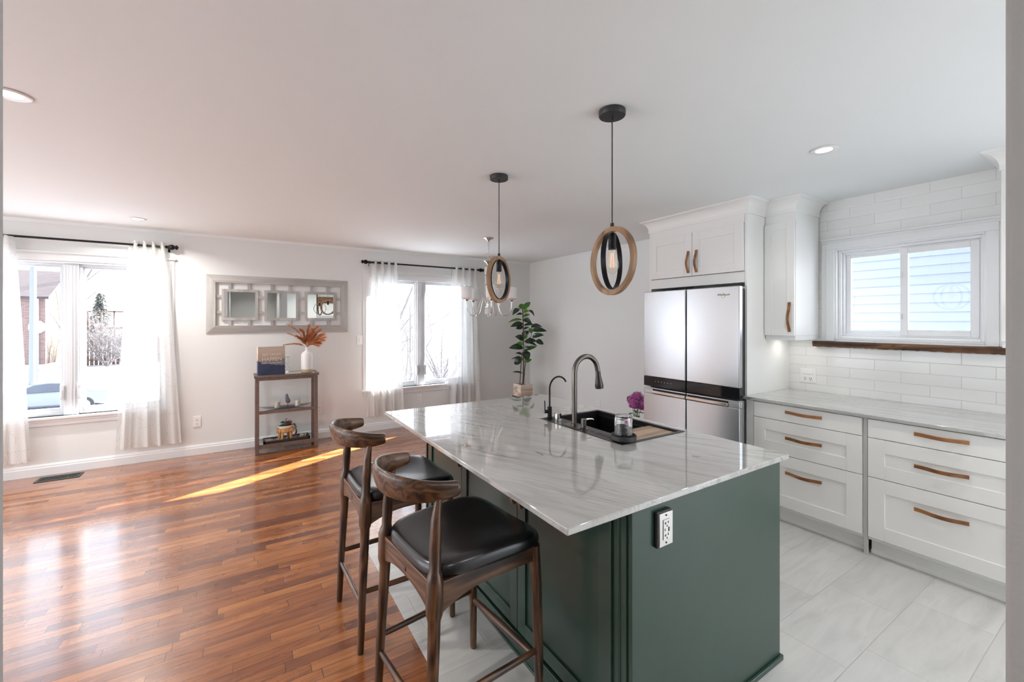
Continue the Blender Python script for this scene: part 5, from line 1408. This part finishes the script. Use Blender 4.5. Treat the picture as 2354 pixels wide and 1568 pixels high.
    for a in (-1.42, 1.38):
        for s_ in (-1, 1):
            w_ = obj('wheel', MB().cyl((cx+a, cyy+s_*.70, cz+.33), (cx+a, cyy+s_*.91, cz+.33), .33, n=28), M['tire'], c, smooth=True)
            obj('rim', MB().cyl((cx+a, cyy+s_*.905, cz+.33), (cx+a, cyy+s_*.925, cz+.33), .21, n=20), M['chrome'], w_, smooth=True)
    # fence and deck
    fx0, fx1, fy = -12.0, -3.0, 45.0
    fe = thing('board_fence', 'brown vertical board fence beyond the snowy street', 'fence', (-7.5, fy, -2.0)); random.seed(6)
    fm = MB(); k = 0; x = fx0
    while x < fx1:
        if random.random() > .12: fm.box(x, x+.20, fy, fy+.03, -2.1, .25+random.uniform(-.05, .05))
        x += .25
    obj('boards', fm, M['fencewood'], fe)
    obj('rails', MB().box(fx0, fx1, fy+.03, fy+.08, -1.6, -1.5).box(fx0, fx1, fy+.03, fy+.08, -.2, -.1), M['fencewood'], fe)
    dk = thing('wooden_deck', 'sunlit wooden deck railing behind the board fence', 'deck', (-10.2, 50, -2))
    dm = MB().box(-10.95, -8.4, 48.4, 51, .75, .95).box(-10.95, -8.4, 48.4, 48.5, 2.2, 2.32)
    for q in range(4): dm.box(-10.95+q*.81, -10.83+q*.81, 48.4, 48.52, -1.9, 2.3)
    obj('railing', dm, M['deckwood'], dk)
    def bare_tree(x, y, z, H, label, seed, stems=1, spread=.5, twig=3, lean=(0, 0), r0=.09, name='bare_tree', n5=6, group='bare trees outside'):
        random.seed(seed); m = MB()
        def grow(p, d, L, R, lv):
            P = [p]; q = p.copy(); dd = d.copy(); ns = 5
            for i in range(ns):
                dd = (dd+Vector((random.gauss(0, .10), random.gauss(0, .10), random.gauss(.02, .06)))).normalized(); q = q+dd*L/ns; P.append(q.copy())
            m.tube(P, [R*(1-.62*i/ns) for i in range(ns+1)], n5 if lv < 2 else 4, cap=False)
            if lv >= twig: return
            for i in range(1, ns+1):
                for _ in range(2 if lv > 0 else 2):
                    if random.random() < .85:
                        v = Vector((random.gauss(0, 1), random.gauss(0, 1), random.gauss(.35, .6))).normalized()
                        grow(P[i], (dd*.9+v*spread*1.3).normalized(), L*random.uniform(.38, .62), R*.42*(1-.08*i), lv+1)
        for s_ in range(stems):
            a = 2*PI*s_/max(1, stems)+random.uniform(-.3, .3)
            d = Vector((math.cos(a)*spread*.8*(stems > 1)+lean[0], math.sin(a)*spread*.5*(stems > 1)+lean[1], 1)).normalized()
            grow(Vector((x, y, z)), d, H*random.uniform(.55, .8), r0*random.uniform(.6, 1), 0)
        return tag(obj(name, m, M['bark']), label, 'tree')
    bare_tree(2.1, 10.2, -2.6, 7.5, 'bare many-stemmed tree close outside the window behind the island', 31, 9, .62, 3, (.38, 0), .044)
    bare_tree(5.6, 17, -2.8, 7.0, 'second bare tree farther off behind the many-stemmed tree', 33, 4, .5, 3, (-.1, 0), .06)
    bare_tree(-8.6, 47, -2.0, 9.5, 'bare tree with fine twigs above the board fence', 35, 2, .5, 3, (-.1, 0), .13)
    bare_tree(-16.0, 56, -2.0, 12, 'tall bare tree behind the brick house', 36, 2, .45, 3, (0, 0), .16)
    for i, (x, y, s_, hh, lab) in enumerate(((-8.6, 43.0, 14, 4.0, 'tangled bare shrub in front of the board fence'), (-7.2, 42, 14, 4.4, 'tangled bare shrub near the right end of the board fence'), (6.5, 24, 13, 5.0, 'dense bare shrub across the snow behind the island window'), (10.5, 25, 13, 5.2, 'dense bare shrub to the right in the island window'), (13.5, 26, 12, 4.6, 'bare shrub farthest right beyond the island window'), (8.5, 33, 12, 6.0, 'tall distant bare thicket seen through the island window'))):
        bare_tree(x, y, -2.5 if y < 35 else -2.0, hh, lab, 50+i, s_, .8, 2, (0, 0), .055, 'bare_shrub')
    # small evergreen
    ev = thing('evergreen_tree', 'small dark evergreen behind the fence in the left window', 'tree', (-11.0, 52.6, -2))
    obj('trunk', MB().cyl((-11.0, 52.6, -2), (-11.0, 52.6, 3.8), .16, .03, 8), M['bark'], ev)
    fo = MB(); random.seed(9)
    for k in range(900):
        t = random.random(); z = -1+5.0*t; R = 1.5*(1-t)**.9; a = random.uniform(0, 2*PI); rr = R*random.uniform(.4, 1)
        p = Vector((-11.0+rr*math.cos(a), 52.6+rr*math.sin(a), z)); d = Vector((math.cos(a), math.sin(a), -.25))*.45; s_ = Vector((-math.sin(a), math.cos(a), 0))*.14
        fo.add([p-s_, p+s_, p+d+Vector((0, 0, -.1))], [(0, 1, 2)])
    obj('foliage', fo, M['evergreen'], ev)
outdoors()
